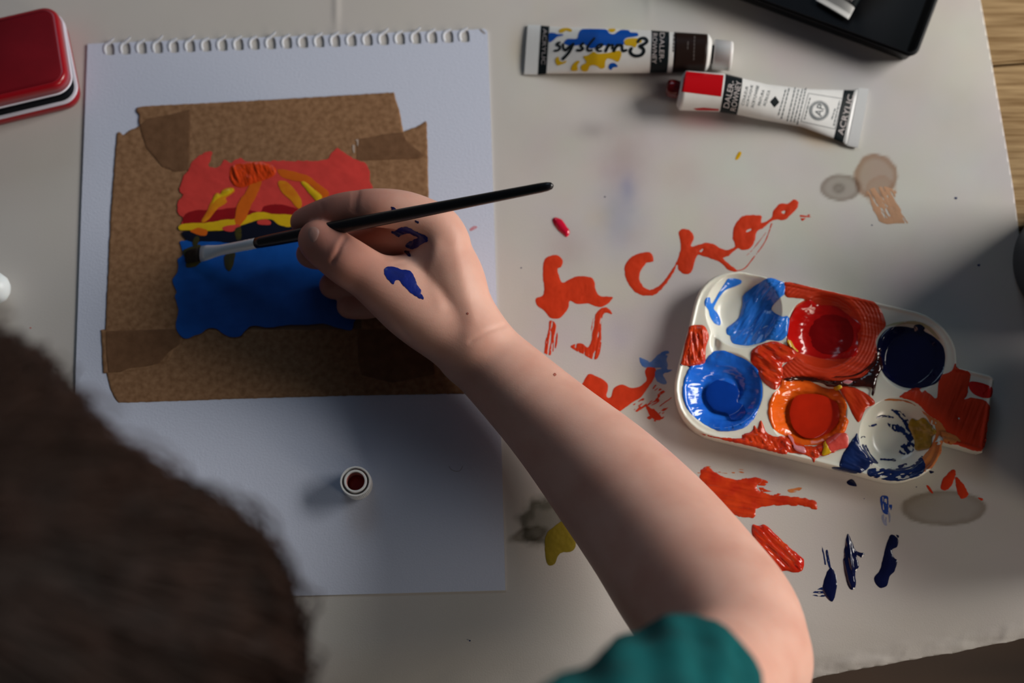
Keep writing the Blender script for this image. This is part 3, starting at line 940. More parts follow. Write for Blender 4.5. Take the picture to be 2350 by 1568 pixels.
def swirl(cx, cy, amp, n=3.2, tw=0.05):
    cx, cy = K([(cx, cy)], *k2)[0]

    def f(x, y):
        r = np.hypot(x - cx, y - cy)
        a = np.arctan2(y - cy, x - cx)
        return amp * (0.5 + 0.5 * np.sin(r * 0.13 + a * 1.0 + 2.5 * fbm(x / 60, y / 60, 3)) + 0.15 * (fbm(a * 3, r / 9, 5) - .5))
    return f


pp([(450, 113), (525, 123), (532, 147), (495, 167), (430, 192), (395, 227), (357, 290), (347, 320), (372, 350), (392, 400), (387, 432), (350, 417), (320, 370), (310, 330),
    (285, 290), (293, 250), (320, 243), (325, 275), (338, 280), (380, 210), (420, 148)], p_bluel, 'light blue smear', ragged=0.4, cell=1.5, thick=0.0003)
pp([(720, 112), (780, 128), (832, 158), (822, 220), (800, 240), (750, 290), (738, 330), (800, 370), (852, 378), (847, 480), (820, 522), (790, 537), (720, 530),
    (680, 545), (600, 567), (540, 567), (480, 555), (460, 530), (455, 505), (433, 490), (435, 450), (480, 415), (520, 370), (540, 290), (545, 230), (600, 180), (660, 140)],
   p_bluel, 'thick blue paint', thick=0.0012, relief=0.0016, rs=(60, 13), ang=-0.95, ragged=0.8, cell=1.5, edge=7)
pp([(826, 140), (1000, 174), (1200, 219), (1385, 262), (1440, 285), (1475, 330), (1503, 400), (1503, 440), (1470, 480), (1440, 540), (1450, 620), (1440, 720), (1370, 790), (1250, 818),
    (1150, 812), (1050, 800), (900, 790), (810, 800), (800, 790), (805, 720), (880, 650), (905, 620), (850, 590), (838, 500), (850, 400), (900, 300), (960, 258), (900, 248), (830, 232)],
   p_red, 'orange-red paint', thick=0.0005, relief=0.0003, rs=(60, 5), ang=0.2, ragged=0.7,
   extra=lambda x, y: 0.00012 * np.sin(np.hypot(x - 1893, y - 762) * 0.8 + 4 * fbm(x / 30, y / 30, 2)) * np.clip((np.hypot(x - 1893, y - 762) - 70) / 20, 0, 1), cell=1.5)
pp([(1000, 255), (960, 268), (890, 320), (850, 400), (838, 470), (848, 550), (880, 602), (960, 633), (1060, 658), (1150, 670), (1250, 662), (1300, 640), (1322, 590), (1327, 500),
    (1348, 440), (1332, 410), (1250, 350), (1180, 300), (1100, 287), (1050, 287)], p_redwet, 'wet red paint', thick=0.0012, relief=0.0004, rs=(24, 12), edge=6, ragged=0.6, base=0.0006)
pp([(1100, 360), (1180, 360), (1250, 390), (1290, 440), (1300, 520), (1280, 590), (1220, 630), (1130, 640), (1050, 620), (1000, 570), (985, 500), (1000, 430), (1040, 385)], p_redcore,
   'dark red pool', thick=0.0004, relief=0.0003, rs=(18, 9), ragged=1.5, base=0.0019, level=TOP - 0.0056, edge=9)
pp([(610, 590), (680, 555), (740, 540), (800, 550), (860, 580), (905, 622), (880, 660), (810, 695), (815, 740), (805, 800), (765, 868), (700, 832), (650, 772), (640, 730), (598, 680),
    (595, 640)], p_redthick, 'thick red smear', thick=0.0011, relief=0.0014, rs=(40, 10), ang=0.5, ragged=1.5, cell=1.5, edge=6)
pp([(188, 435), (270, 430), (300, 458), (315, 510), (295, 580), (290, 640), (282, 690), (230, 702), (190, 706), (128, 697), (132, 660), (150, 570), (175, 480)], p_orthick,
   'thick orange paint', thick=0.0010, relief=0.0012, rs=(30, 6), ang=1.4, ragged=1, cell=1.5, edge=5)
pp([(400, 600), (460, 618), (540, 650), (600, 690), (650, 740), (668, 800), (677, 880), (662, 960), (622, 1050), (572, 1112), (500, 1137), (430, 1147), (370, 1142), (300, 1107),
    (220, 1052), (160, 980), (137, 900), (143, 810), (180, 720), (230, 688), (280, 680), (310, 640), (350, 608)], p_blue, 'wet blue paint', thick=0.0014, relief=0.0003, rs=(40, 10),
   ragged=1.5, edge=7, extra=swirl(430, 880, 0.0011), cell=1.5)
pp([(330, 830), (370, 812), (430, 826), (490, 856), (517, 900), (507, 960), (560, 988), (578, 1040), (540, 1090), (470, 1098), (440, 1050), (350, 1020), (310, 985), (288, 930), (293, 870)],
   p_bluecore, 'deep blue pool', thick=0.0002, relief=0.00005, base=0.0028, level=TOP - 0.0034, ragged=0.6, edge=8)
pp([(800, 798), (860, 793), (940, 795), (1020, 818), (1100, 853), (1170, 863), (1200, 880), (1243, 960), (1240, 1040), (1257, 1080), (1240, 1130), (1200, 1180), (1120, 1212),
    (1050, 1237), (960, 1243), (900, 1222), (830, 1182), (758, 1140), (718, 1060), (713, 980), (740, 900), (790, 850)], p_orange, 'wet orange paint', thick=0.0014, relief=0.0005,
   rs=(26, 9), ragged=1.5, edge=6, extra=swirl(1000, 1030, 0.0005), cell=1.5)
pp([(900, 905), (1000, 895), (1100, 905), (1190, 950), (1215, 1030), (1200, 1110), (1130, 1180), (1040, 1215), (950, 1210), (880, 1160), (850, 1090), (845, 1010), (865, 940)], p_orcore,
   'deep orange-red pool', thick=0.0002, relief=0.00005, base=0.0024, level=TOP - 0.0030, ragged=0.5, edge=10)
pp([(200, 1125), (270, 1163), (400, 1188), (530, 1193), (540, 1170), (600, 1150), (620, 1105), (640, 1130), (662, 1073), (685, 1110), (700, 1150), (760, 1180), (830, 1182), (900, 1222),
    (960, 1243), (1050, 1240), (1100, 1190), (1200, 1150), (1235, 1180), (1247, 1250), (1200, 1270), (1100, 1310), (1050, 1320), (1020, 1357), (1000, 1320), (930, 1300), (850, 1290),
    (830, 1303), (700, 1272), (450, 1212), (280, 1170)], p_orthick, 'orange paint along the rim', thick=0.0007, relief=0.0009, rs=(16, 8), ang=0.8, ragged=2, rsc=6, cell=1.5)
pp([(1110, 1215), (1230, 1160), (1250, 1250), (1185, 1272), (1115, 1290)], p_coral, 'coral paint', thick=0.0005, relief=0.0003, base=0.0012)
pp([(1100, 1225), (1118, 1250), (1135, 1290), (1092, 1312), (1072, 1300)], p_yellow, 'yellow paint', thick=0.0006, relief=0.0003, base=0.0013)
pp([(835, 1180), (870, 1200), (890, 1250), (960, 1270), (960, 1300), (900, 1280), (870, 1240)], p_pink, 'pale pink paint', thick=0.0006, relief=0.0003, base=0.0014)
pp([(815, 800), (850, 785), (900, 772), (1000, 782), (1100, 800), (1250, 812), (1350, 782), (1430, 700), (1457, 640), (1475, 720), (1445, 790), (1435, 850), (1420, 912), (1405, 900),
    (1405, 852), (1300, 847), (1200, 842), (1120, 840), (1080, 817), (950, 797)], p_mix, 'dark mixed paint', thick=0.0007, relief=0.0005, rs=(60, 5), ang=0.1, ragged=1, base=0.0011, cell=1.5,
   cuts=[[(1210, 820), (1240, 800), (1280, 815), (1250, 832)]])
pp([(1212, 818), (1240, 802), (1280, 812), (1255, 830)], p_pink, 'pale streak', thick=0.0006, base=0.0013, ragged=0.5, cell=1.2)
for st_ in ([(900, 770), (1100, 782), (1300, 770), (1420, 690)], [(860, 792), (1000, 800), (1180, 812), (1330, 790)], [(1380, 740), (1440, 660), (1455, 590)]):
    pp(None, p_mix, 'dark streak', st=[(st_, 9)], thick=0.0003, relief=0, base=0.0013, dry=0.35, ds=(40, 4), cell=1.2, ragged=1)
pp([(1190, 838), (1290, 850), (1400, 910), (1432, 960), (1370, 1000), (1330, 1082), (1300, 1060), (1250, 960), (1208, 890)], p_orthick, None, thick=0.0006, relief=0.0007, rs=(40, 7), ang=0.9, ragged=1)
pp([(1160, 845), (1195, 835), (1210, 855), (1180, 868)], p_yellow, 'yellow paint', thick=0.0006, base=0.0012, ragged=0.6, cell=1.3)
pp([(840, 545), (850, 540), (880, 590), (905, 615), (895, 618), (862, 585)], p_yellow, None, thick=0.0003, base=0.0013, ragged=0.5, cell=1.2)
pp([(1510, 462), (1560, 440), (1640, 440), (1690, 450), (1700, 430), (1740, 423), (1772, 450), (1765, 470), (1830, 508), (1890, 568), (1908, 650), (1892, 750), (1850, 820), (1760, 852),
    (1680, 858), (1600, 842), (1520, 792), (1480, 742), (1455, 680), (1445, 600), (1460, 520)], p_navy, 'glossy navy paint', thick=0.0012, relief=0.0003, rs=(26, 12), ragged=0.6, edge=6, level=TOP - 0.004)
pp([(1500, 440), (1560, 415), (1640, 405), (1720, 405), (1800, 440), (1870, 520), (1850, 520), (1790, 460), (1700, 425), (1600, 425), (1540, 435)],
   paint('paint_thin_green', (0.42, 0.47, 0.28), 0.4, 0.1, col2=(0.60, 0.55, 0.36)), 'faint green-yellow film', thick=0.00006, relief=0, dry=0.25, ragged=0.8, cell=1.3)
pp([(1314, 1158), (1322, 1200), (1350, 1270), (1420, 1340), (1402, 1380), (1340, 1427), (1290, 1417), (1200, 1387), (1198, 1350), (1240, 1260), (1290, 1190)], p_navyw, 'navy paint', thick=0.0006,
   relief=0.0006, rs=(30, 8), ang=0.5, ragged=1.5)
pp([(1145, 1388), (1200, 1390), (1320, 1425), (1270, 1428), (1160, 1402)], p_navyw, None, thick=0.0003, ragged=1.5, cell=1.5)
pp([(1395, 1400), (1500, 1395), (1600, 1408), (1690, 1390), (1740, 1320), (1775, 1380), (1745, 1435), (1650, 1472), (1560, 1482), (1450, 1462), (1385, 1445)], p_navyw, None, thick=0.0004,
   relief=0.0003, rs=(40, 6), dry=0.36, ds=(46, 9), ang=-0.15, ragged=2, cell=1.4, seed=9)
pp([(1545, 1005), (1600, 1010), (1645, 1050), (1680, 1110), (1702, 1180), (1695, 1270), (1640, 1305), (1595, 1290), (1612, 1240), (1650, 1215), (1615, 1160), (1550, 1135), (1520, 1090), (1600, 1105),
    (1640, 1125), (1610, 1060)], p_navyw, 'navy streaks', thick=0.0002, relief=0.0001, dry=0.42, ds=(26, 7), ang=0.9, ragged=3, rsc=5, cell=1.2, seed=14)
pp(None, p_navyw, None, st=[([(1445, 1055), (1490, 1043), (1555, 1052)], 14), ([(1370, 1240), (1400, 1300), (1450, 1362)], 10), ([(1475, 1335), (1570, 1340)], 14),
                            ([(1410, 1110), (1440, 1100)], 12), ([(1600, 1385), (1640, 1375)], 22), ([(1390, 1105), (1400, 1115)], 6), ([(1340, 1190), (1350, 1180), (1365, 1185)], 5)],
   thick=0.0002, relief=0, dry=0.30, ds=(22, 4), ragged=1.6, rsc=5, cell=1.1, seed=15)
pp(None, p_navyw, None, st=[([(1350, 1240), (1400, 1330), (1480, 1385), (1580, 1405), (1690, 1380), (1750, 1320)], 14)], thick=0.0002, relief=0, dry=0.38, ds=(60, 4), ang=0.3, ragged=1.5, cell=1.2, seed=19)
pp([(1680, 1060), (1720, 1072), (1760, 1053), (1800, 1090), (1848, 1152), (1820, 1182), (1817, 1240), (1780, 1268), (1710, 1272), (1700, 1210), (1680, 1160), (1658, 1110)], p_yellowd,
   'mustard yellow paint', thick=0.0008, relief=0.0004, rs=(16, 9), ragged=1, cell=1.5, base=0.0005)
pp([(1490, 935), (1560, 925), (1660, 945), (1740, 1000), (1800, 1040), (1880, 1090), (1920, 1180), (1888, 1220), (1878, 1290), (1830, 1378), (1780, 1418), (1735, 1400), (1755, 1330), (1800, 1260),
    (1840, 1170), (1790, 1060), (1720, 980), (1640, 945), (1560, 940)], p_orbrown, 'thin orange stain', thick=0.00008, relief=0.00004, dry=0.36, ds=(22, 12), ragged=2, cell=1.4, seed=3)
pp([(1870, 780), (1950, 740), (1975, 690), (1992, 722), (2070, 747), (2076, 790), (2060, 850), (2056, 900), (2035, 930), (2100, 920), (2203, 965), (2192, 1100), (2156, 1276), (1990, 1238), (1895, 1214),
    (1920, 1180), (1880, 1090), (1800, 1040), (1720, 960), (1650, 930), (1600, 910), (1680, 862), (1730, 850), (1800, 890), (1850, 922)], p_red, 'red paint on the tab handle', thick=0.0003,
   relief=0.0003, rs=(70, 7), ang=-1.2, ragged=1.6, rsc=6, cell=1.5, cuts=[[(1735, 862), (1765, 868), (1750, 880)], [(1992, 1052), (2004, 1058), (1998, 1068)]])
pp([(2068, 815), (2130, 815), (2222, 850), (2217, 912), (2170, 921), (2110, 900), (2070, 860)], p_redwet, None, thick=0.0004, relief=0.0003, ragged=0.6, cell=1.5)
pp([(1880, 1150), (1960, 1170), (2010, 1215), (1990, 1235), (1900, 1213)], p_orbrown, None, thick=0.0003, relief=0.0001, dry=0.4, ds=(22, 12), base=0.0007, cell=1.4)
pp([(2115, 924), (2140, 930), (2155, 942), (2130, 938)], p_navyw, None, thick=0.0003, ragged=0.2, cell=1.1)
pp([(118, 690), (135, 700), (130, 706)], p_navy, None, thick=0.0003, ragged=0.3, cell=1.1)
pp([(170, 706), (192, 704), (195, 716), (180, 714)], p_navy, None, thick=0.0003, ragged=0.3, cell=1.1)

# ------------------------------------------------------------------ paint tubes
def text_geo(s):
    cu = bpy.data.curves.new('t', 'FONT')
    cu.body = s
    cu.resolution_u = 3
    ob = bpy.data.objects.new('t', cu)
    COL.objects.link(ob)
    dg = bpy.context.evaluated_depsgraph_get()
    me = bpy.data.meshes.new_from_object(ob.evaluated_get(dg))
    v = np.array([tuple(q.co)[:2] for q in me.vertices])
    f = [tuple(p.vertices) for p in me.polygons]
    bpy.data.objects.remove(ob)
    bpy.data.curves.remove(cu)
    bpy.data.meshes.remove(me)
    return v, f


def letter(s, p0, p1, hpx, m, parent, surf, label=None, lift=0.00018):
    v, f = text_geo(s)
    bm = bmesh.new()
    vs = [bm.verts.new((q[0], q[1], 0)) for q in v]
    for q in f:
        try:
            bm.faces.new([vs[i] for i in q])
        except ValueError:
            pass
    bmesh.ops.triangulate(bm, faces=bm.faces[:])
    for _ in range(2):
        lg = [e_ for e_ in bm.edges if e_.calc_length() > 0.14]
        if lg:
            bmesh.ops.subdivide_edges(bm, edges=lg, cuts=1)
            bmesh.ops.triangulate(bm, faces=bm.faces[:])
    bm.verts.index_update()
    v = np.array([tuple(q.co)[:2] for q in bm.verts])
    f = [tuple(q.index for q in x.verts) for x in bm.faces]
    bm.free()
    v = v - v.min(0)
    v = v / v.max(0)
    p0, p1 = np.array(p0, float), np.array(p1, float)
    d = p1 - p0
    up = np.array([d[1], -d[0]]) / np.linalg.norm(d)
    px = p0[None] + d[None] * v[:, :1] + up[None] * hpx * (v[:, 1:] - 0.5)
    pos, nr = surf(px[:, 0], px[:, 1])
    return mk('lettering', pos + nr * lift, f, m, parent, smooth=False, label=label)


def tube_rings(stn, s0, s1, nseg, grow=0.0, n=56):
    """stn: (top px, bottom px, height, centre height); s = station index (fractional)"""
    A = np.array([[a[0], a[1], b[0], b[1], h, c] for a, b, h, c in stn], float)
    rings = []
    for s in np.linspace(s0, s1, nseg):
        q = [float(np.interp(s, range(len(A)), A[:, k])) for k in range(6)]
        p = P(q[0], q[1], q[5])
        r = P(q[2], q[3], q[5])
        c = (p + r) / 2
        hw = (p - r) / 2
        L = np.linalg.norm(hw)
        hw = hw / L * (L + grow)
        rr = []
        for i in range(n):
            a = 2 * math.pi * i / n
            ca, sa = math.cos(a), math.sin(a)
            rr.append(c + hw * ca + np.array([0, 0, 1.0]) * (q[4] / 2 + grow) * sa)
        rings.append(np.array(rr))
    return rings


def make_tube(name, stn, body_rng, bands, loc):
    t = empty(name, loc)
    v, f = loft(tube_rings(stn, body_rng[0], body_rng[1], 90))
    body = mk('tube_body', v, f, m_tube, t)
    for nm, m, a, b, g, lab in bands:
        v, f = loft(tube_rings(stn, a, b, 14, g), close_ends=False)
        o = mk(nm, v, f, m, t, label=lab)
        sm = o.modifiers.new('s', 'SOLIDIFY')
        sm.thickness = 0.00005
        sm.offset = 1
    return t, body


Z0 = PH + 0.0002
# tube with the yellow and blue splashes
h0 = lambda h: Z0 + h / 2
s1 = [((1211, 58), (1203, 170), .0012, h0(.0012)), ((1240, 59), (1233, 171), .0022, h0(.0022)), ((1262, 61), (1255, 169), .0040, h0(.0040)),
      ((1370, 65), (1366, 167), .0110, h0(.0110)), ((1492, 72), (1489, 166), .0150, h0(.0150)), ((1537, 76), (1534, 165), .0165, h0(.0165)),
      ((1625, 82), (1621, 161), .0170, h0(.0170)), ((1632, 92), (1629, 152), .0130, h0(.0170))]
t1, b1 = make_tube('paint_tube', s1, (0.9, 7), [('black_band', m_ink, 1.05, 1.95, 0.00006, None), ('black_band', m_ink, 4.05, 4.93, 0.00006, None),
                                                 ('colour_label', m_umber, 5.1, 5.96, 0.00006, 'dark brown colour label')], PV(1430, 118, PH))
tag(t1, 'acrylic paint tube with blue and yellow splashes, dark brown label and white cap', 'paint tube')
v, f = loft(tube_rings(s1, 0, 1.0, 6, 0.0003))
mk('crimp', v, f, m_crimp, t1, smooth=False)
ax = (PV(1680, 128, h0(.017)) - PV(1637, 124, h0(.017)))
c0 = PV(1636, 125, h0(.017))
L = ax.length
ax.normalize()
rc = 34.5 * depth(1650, 125, .009) / F
v, f = lathe(c0, [(rc * 0.92, 0), (rc, 0.0006), (rc * 0.985, L - 0.0018), (rc * 0.99, L - 0.0016), (rc * 0.96, L - 0.0004), (rc * 0.9, L), (0.0002, L)], 96, ax=tuple(ax), ribs=1, rib_d=0.00006, rib_rng=(1, 2))
mk('cap', v, f, m_whitecap, t1)
v, f = lathe(c0 - ax * 0.0025, [(rc * 0.62, 0), (rc * 0.62, 0.0026)], 40, ax=tuple(ax))
mk('neck', v, f, m_dark, t1)
S1 = ray_surface([b1])
kt = (1190, 40, 7.833)


def decal(pts, m, parent, surf, k, st=None, label=None, lift=0.00008, name='print', cell=1.2, ragged=0.0, sp=True, bold=1.0):
    return patch(name, m, parent, [K(p, *k) for p in pts] if pts else (), strokes=[(K(a, *k), bold * b / k[2]) for a, b in (st or [])], surf=surf, cell=cell, thick=0.00001, relief=0,
                 ragged=ragged, base=lift, edge=1, label=label, smooth_poly=sp)


decal([[(820, 470), (850, 410), (900, 385), (1050, 380), (1080, 290), (1130, 220), (1250, 208), (1540, 213), (1600, 240), (1640, 290), (1720, 300), (1780, 260), (1850, 225), (1980, 233),
        (2010, 268), (2130, 278), (2152, 330), (2080, 350), (1950, 370), (1890, 420), (1870, 500), (1500, 510), (1300, 560), (1180, 480), (1080, 500), (950, 512)],
       [(550, 290), (640, 280), (700, 300), (800, 303), (790, 332), (700, 350), (640, 400), (580, 442), (550, 440)],
       [(1620, 880), (1650, 830), (1720, 818), (1782, 868), (1770, 892), (1700, 902), (1670, 942), (1630, 930)]], m_inkb, t1, S1, kt, label='blue splashes')
decal([[(730, 230), (800, 193), (900, 193), (962, 225), (940, 262), (860, 242), (800, 272), (740, 275)], [(1620, 210), (1730, 205), (1742, 240), (1690, 270), (1628, 250)],
       [(1900, 440), (1950, 385), (2100, 373), (2200, 400), (2212, 450), (2140, 472), (2100, 542), (2030, 512), (1930, 500)],
       [(1168, 700), (1250, 680), (1350, 618), (1420, 650), (1600, 640), (1800, 598), (1852, 660), (1800, 792), (1740, 780), (1680, 750), (1600, 740), (1560, 800), (1550, 900), (1480, 922),
        (1420, 880), (1350, 858), (1280, 880), (1240, 962), (1150, 967), (1118, 900), (1150, 850), (1220, 810), (1190, 750)],
       [(960, 960), (948, 900), (990, 830), (1060, 778), (1102, 800), (1060, 860), (1060, 950)], [(668, 740), (720, 708), (742, 780), (800, 800), (862, 770), (840, 820), (760, 850), (700, 862), (663, 800)]],
      m_inky, t1, S1, kt, label='yellow splashes', lift=0.00011)
decal(None, m_ink, t1, S1, kt, st=[([(655, 602), (705, 595), (745, 562), (735, 512), (692, 500), (700, 468), (742, 452)], 30), ([(800, 490), (812, 560), (850, 592), (900, 545), (955, 500)], 34),
                                   ([(985, 480), (935, 590), (885, 660), (835, 715), (800, 748)], 38), ([(1060, 592), (1120, 594), (1160, 560), (1122, 512), (1162, 468)], 34),
                                   ([(1365, 378), (1295, 460), (1240, 540), (1255, 597), (1320, 592)], 30), ([(1400, 562), (1470, 540), (1510, 490), (1450, 493), (1405, 545), (1430, 602), (1490, 604)], 28),
                                   ([(1622, 495), (1595, 550), (1570, 605)], 40), ([(1605, 540), (1660, 500), (1700, 500), (1680, 560), (1660, 600)][0:4], 26), ([(1780, 500), (1740, 550), (1715, 605)], 40),
                                   ([(1740, 545), (1810, 500), (1860, 510), (1865, 560), (1880, 605), (1935, 592)], 36),
                                   ([(2145, 440), (2190, 388), (2270, 378), (2312, 430), (2260, 482), (2185, 520), (2242, 562), (2252, 622), (2200, 680), (2110, 694), (2035, 662), (2008, 602), (2030, 562)], 42)],
      label='handwritten word system 3', name='lettering', lift=0.00016, cell=0.9, bold=1.35)
letter('DALER-', (1520, 76), (1518, 142), 11, m_inkw, t1, S1)
letter('ROWNEY', (1503, 77), (1501, 146), 11, m_inkw, t1, S1)
letter('ACRYLIC', (1251, 66), (1247, 148), 9, m_inkw, t1, S1, lift=0.0002)


def tiny_lines(lines, hpx, m, parent, surf, name='small_print', lift=0.00012, seed=1):
    """lines of print too small to read: rows of short bars"""
    r = random.Random(seed)
    st_ = []
    for p0, p1 in lines:
        p0, p1 = np.array(p0, float), np.array(p1, float)
        Ln = np.linalg.norm(p1 - p0)
        d = (p1 - p0) / Ln
        t = 0
        while t < Ln:
            w_ = r.uniform(3, 9)
            st_.append(([tuple(p0 + d * t), tuple(p0 + d * min(t + w_, Ln))], hpx))
            t += w_ + hpx * 1.5
    return patch(name, m, parent, (), strokes=st_, surf=surf, cell=0.8, thick=0.00001, relief=0, ragged=0.25, rsc=2.5, base=lift, edge=1)


tiny_lines([((1594, 84), (1592, 137)), ((1579, 96), (1578, 112)), ((1547, 80), (1545, 118))], 2.6, m_umt, t1, S1, seed=4)
# tube with the red label
s2 = [((1564, 176), (1553, 240), .0125, h0(.0170)), ((1573, 165), (1559, 251), .0170, h0(.0170)), ((1661, 172), (1650, 254), .0165, h0(.0165)), ((1703, 182), (1692, 261), .0150, h0(.0150)),
      ((1760, 195), (1745, 273), .0125, h0(.0125)), ((1855, 205), (1838, 290), .0085, h0(.0085)), ((1935, 207), (1912, 318), .0045, h0(.0045)), ((1962, 208), (1936, 328), .0030, h0(.0030)),
      ((1970, 203), (1944, 334), .0022, h0(.0022)), ((1994, 205), (1969, 339), .0016, h0(.0022))]
t2, b2 = make_tube('paint_tube', s2, (0, 8.0), [('black_band', m_ink, 2.06, 2.98, 0.00006, None), ('black_band', m_ink, 6.05, 6.95, 0.00006, None)], PV(1770, 235, PH))
tag(t2, 'open acrylic paint tube with red label and red paint on its nozzle', 'paint tube')
v, f = loft(tube_rings(s2, 8.0, 9.0, 6, 0.0003))
mk('crimp', v, f, m_crimp, t2, smooth=False)
v, f = loft(tube_rings(s2, 7.2, 7.6, 6, 0.0004), close_ends=False)
mk('crimp_fold', v, f, m_crimp, t2)
zc2 = h0(.017)
c0 = PV(1562, 207, zc2)
ax = PV(1529, 201, zc2) - c0
L = ax.length
ax.normalize()
rn = 21 * depth(1540, 203, .009) / F
v, f = lathe(c0, [(rn * 0.9, 0), (rn * 0.95, L * 0.2), (rn * 1.0, L * 0.4), (rn * 0.98, L * 0.75), (rn * 0.85, L * 0.92), (rn * 0.6, L), (0.0002, L * 1.02)], 40, ax=tuple(ax))
mk('nozzle', v, f, paint('nozzle_red', (0.14, 0.003, 0.004), 0.15, 0.6), t2, label='nozzle coated in dark red paint')
S2 = ray_surface([b2])
decal([[(1575, 164), (1661, 172.5), (1655, 222), (1564, 210.5), (1569, 180)]], m_inkr, t2, S2, (0, 0, 1), name='colour_label', label='red colour label', sp=False, cell=1.5)
decal([[(1590, 249), (1615, 247), (1650, 250), (1649, 254), (1600, 253)]], m_inkr, t2, S2, (0, 0, 1), name='colour_label', cell=1.2, sp=False)
letter('DALER-', (1666, 247), (1680, 186), 13, m_inkw, t2, S2)
letter('ROWNEY', (1682, 254), (1696, 187), 13, m_inkw, t2, S2)
letter('ACRYLIC', (1928, 309), (1953, 218), 13.5, m_inkw, t2, S2)
k3 = (1690, 160, 7.34)
for s, a, b in (('COULEUR', (105, 600), (185, 280)), ('ACRYLIQUE', (180, 620), (268, 265)), ('ACRYLFARBE', (270, 640), (363, 270)), ('PINTURA', (385, 600), (458, 340)), ('ACRILICA', (470, 610), (553, 350))):
    q0, q1 = K([a, b], *k3)
    letter(s, q0, q1, 6.5, m_inkg, t2, S2)
decal([[(565, 540), (655, 445), (725, 550), (640, 640)]], m_ink, t2, S2, k3, name='emblem', sp=False, cell=1.0)
tiny_lines([tuple(K([a, b], *k3)) for a, b in (((710, 760), (830, 345)), ((760, 820), (890, 310)), ((858, 860), (990, 310)), ((918, 870), (1050, 325)), ((975, 880), (1112, 335)), ((1025, 920), (1172, 315)),
                                               ((1150, 830), (1240, 480)), ((1610, 830), (1670, 640)), ((1640, 940), (1740, 530)))], 2.4, m_inkg, t2, S2, seed=9)
bx = K([(1215, 400), (1790, 490), (1660, 1000), (1090, 870)], *k3)
patch('print', m_inkg, t2, (), strokes=[([bx[i], bx[(i + 1) % 4]], 1.0) for i in range(4)], surf=S2, cell=0.7, thick=0.00001, relief=0, ragged=0, base=0.0001, edge=1)
cx, cy = K([(1392, 690)], *k3)[0]
for rr, wd in ((22.5, 1.0), (15.5, 0.8)):
    pts = [(cx + rr * math.cos(a), cy + rr * math.sin(a)) for a in np.linspace(0, 2 * math.pi, 28)]
    patch('seal', m_inkg, t2, (), strokes=[(pts, wd)], surf=S2, cell=0.6, thick=0.00001, relief=0, ragged=0.2, base=0.0001, edge=1)
pts = [([(cx + 19 * math.cos(a), cy + 19 * math.sin(a)), (cx + 19 * math.cos(a + .09), cy + 19 * math.sin(a + .09))], 3.6) for a in np.arange(0, 2 * math.pi, 0.26)]
patch('small_print', m_inkg, t2, (), strokes=pts, surf=S2, cell=0.7, thick=0.00001, relief=0, ragged=0.2, base=0.0001, edge=1)
letter('AP', K([(1372, 775)], *k3)[0], K([(1432, 590)], *k3)[0], 17, m_inkg, t2, S2, label='letters AP inside the round seal')


# ------------------------------------------------------------------ rounded boxes: red tin and black tray
def rr_pts(o, ex, ey, w_, h_, r, inset=0.0, n=8):
    """rounded rectangle; o = corner, ex and ey = directions away from it"""
    pts = []
    r2 = max(r - inset, 0.0008)
    for (cxx, cyy, a0) in ((w_ - r, h_ - r, 0), (r, h_ - r, 90), (r, r, 180), (w_ - r, r, 270)):
        for k in range(n + 1):
            a = math.radians(a0 + 90 * k / n)
            pts.append(o + ex * (cxx + r2 * math.cos(a)) + ey * (cyy + r2 * math.sin(a)))
    return pts


def rr_stack(o, ex, ey, w_, h_, r, levels, ccw=True):
    rings = []
    for inset, z_ in levels:
        rings.append(np.array([(p.x, p.y, z_) for p in rr_pts(o, ex, ey, w_, h_, r, inset)]))
    v, f = loft(rings)
    bm = bmesh.new()
    vs = [bm.verts.new(q) for q in v]
    for q in f:
        bm.faces.new([vs[i] for i in q])
    bmesh.ops.recalc_face_normals(bm, faces=bm.faces)
    bm.verts.index_update()
    ff = [tuple(x.index for x in q.verts) for q in bm.faces]
    bm.free()
    return v, ff


GAP = 0.0105
LR = PV(156.5, 190, 0.0315)
UR = PV(128, 7, 0.021)
LL = PV(0, 222, 0.0315)
LR.z = UR.z = 0
ey = (UR - LR).normalized()
ex = Vector((-abs(ey.y), ey.x * (1 if ey.y > 0 else -1), 0))
hh_ = (UR - LR).length
o0 = LR.copy()
tin = empty('paint_tin', Vector((LR.x - 0.04, LR.y + 0.02, PH)))
tag(tin, 'shallow red metal tin with white-edged lid ajar, above left of the drawing sheet', 'tin')
W_ = 0.085


def tin_part(name, lv, m, lab=None, tilt=0.0):
    v, f = rr_stack(o0, ex, ey, W_, hh_, 0.0085, lv)
    s_ = np.clip(((v[:, 0] - o0.x) * ey.x + (v[:, 1] - o0.y) * ey.y) / hh_, 0, 1)
    tt = tilt if not isinstance(tilt, tuple) else np.where(v[:, 2] > tilt[1], tilt[0], 0)
    v[:, 2] += tt * (1 - s_)
    mk(name, v, f, m, tin, label=lab)


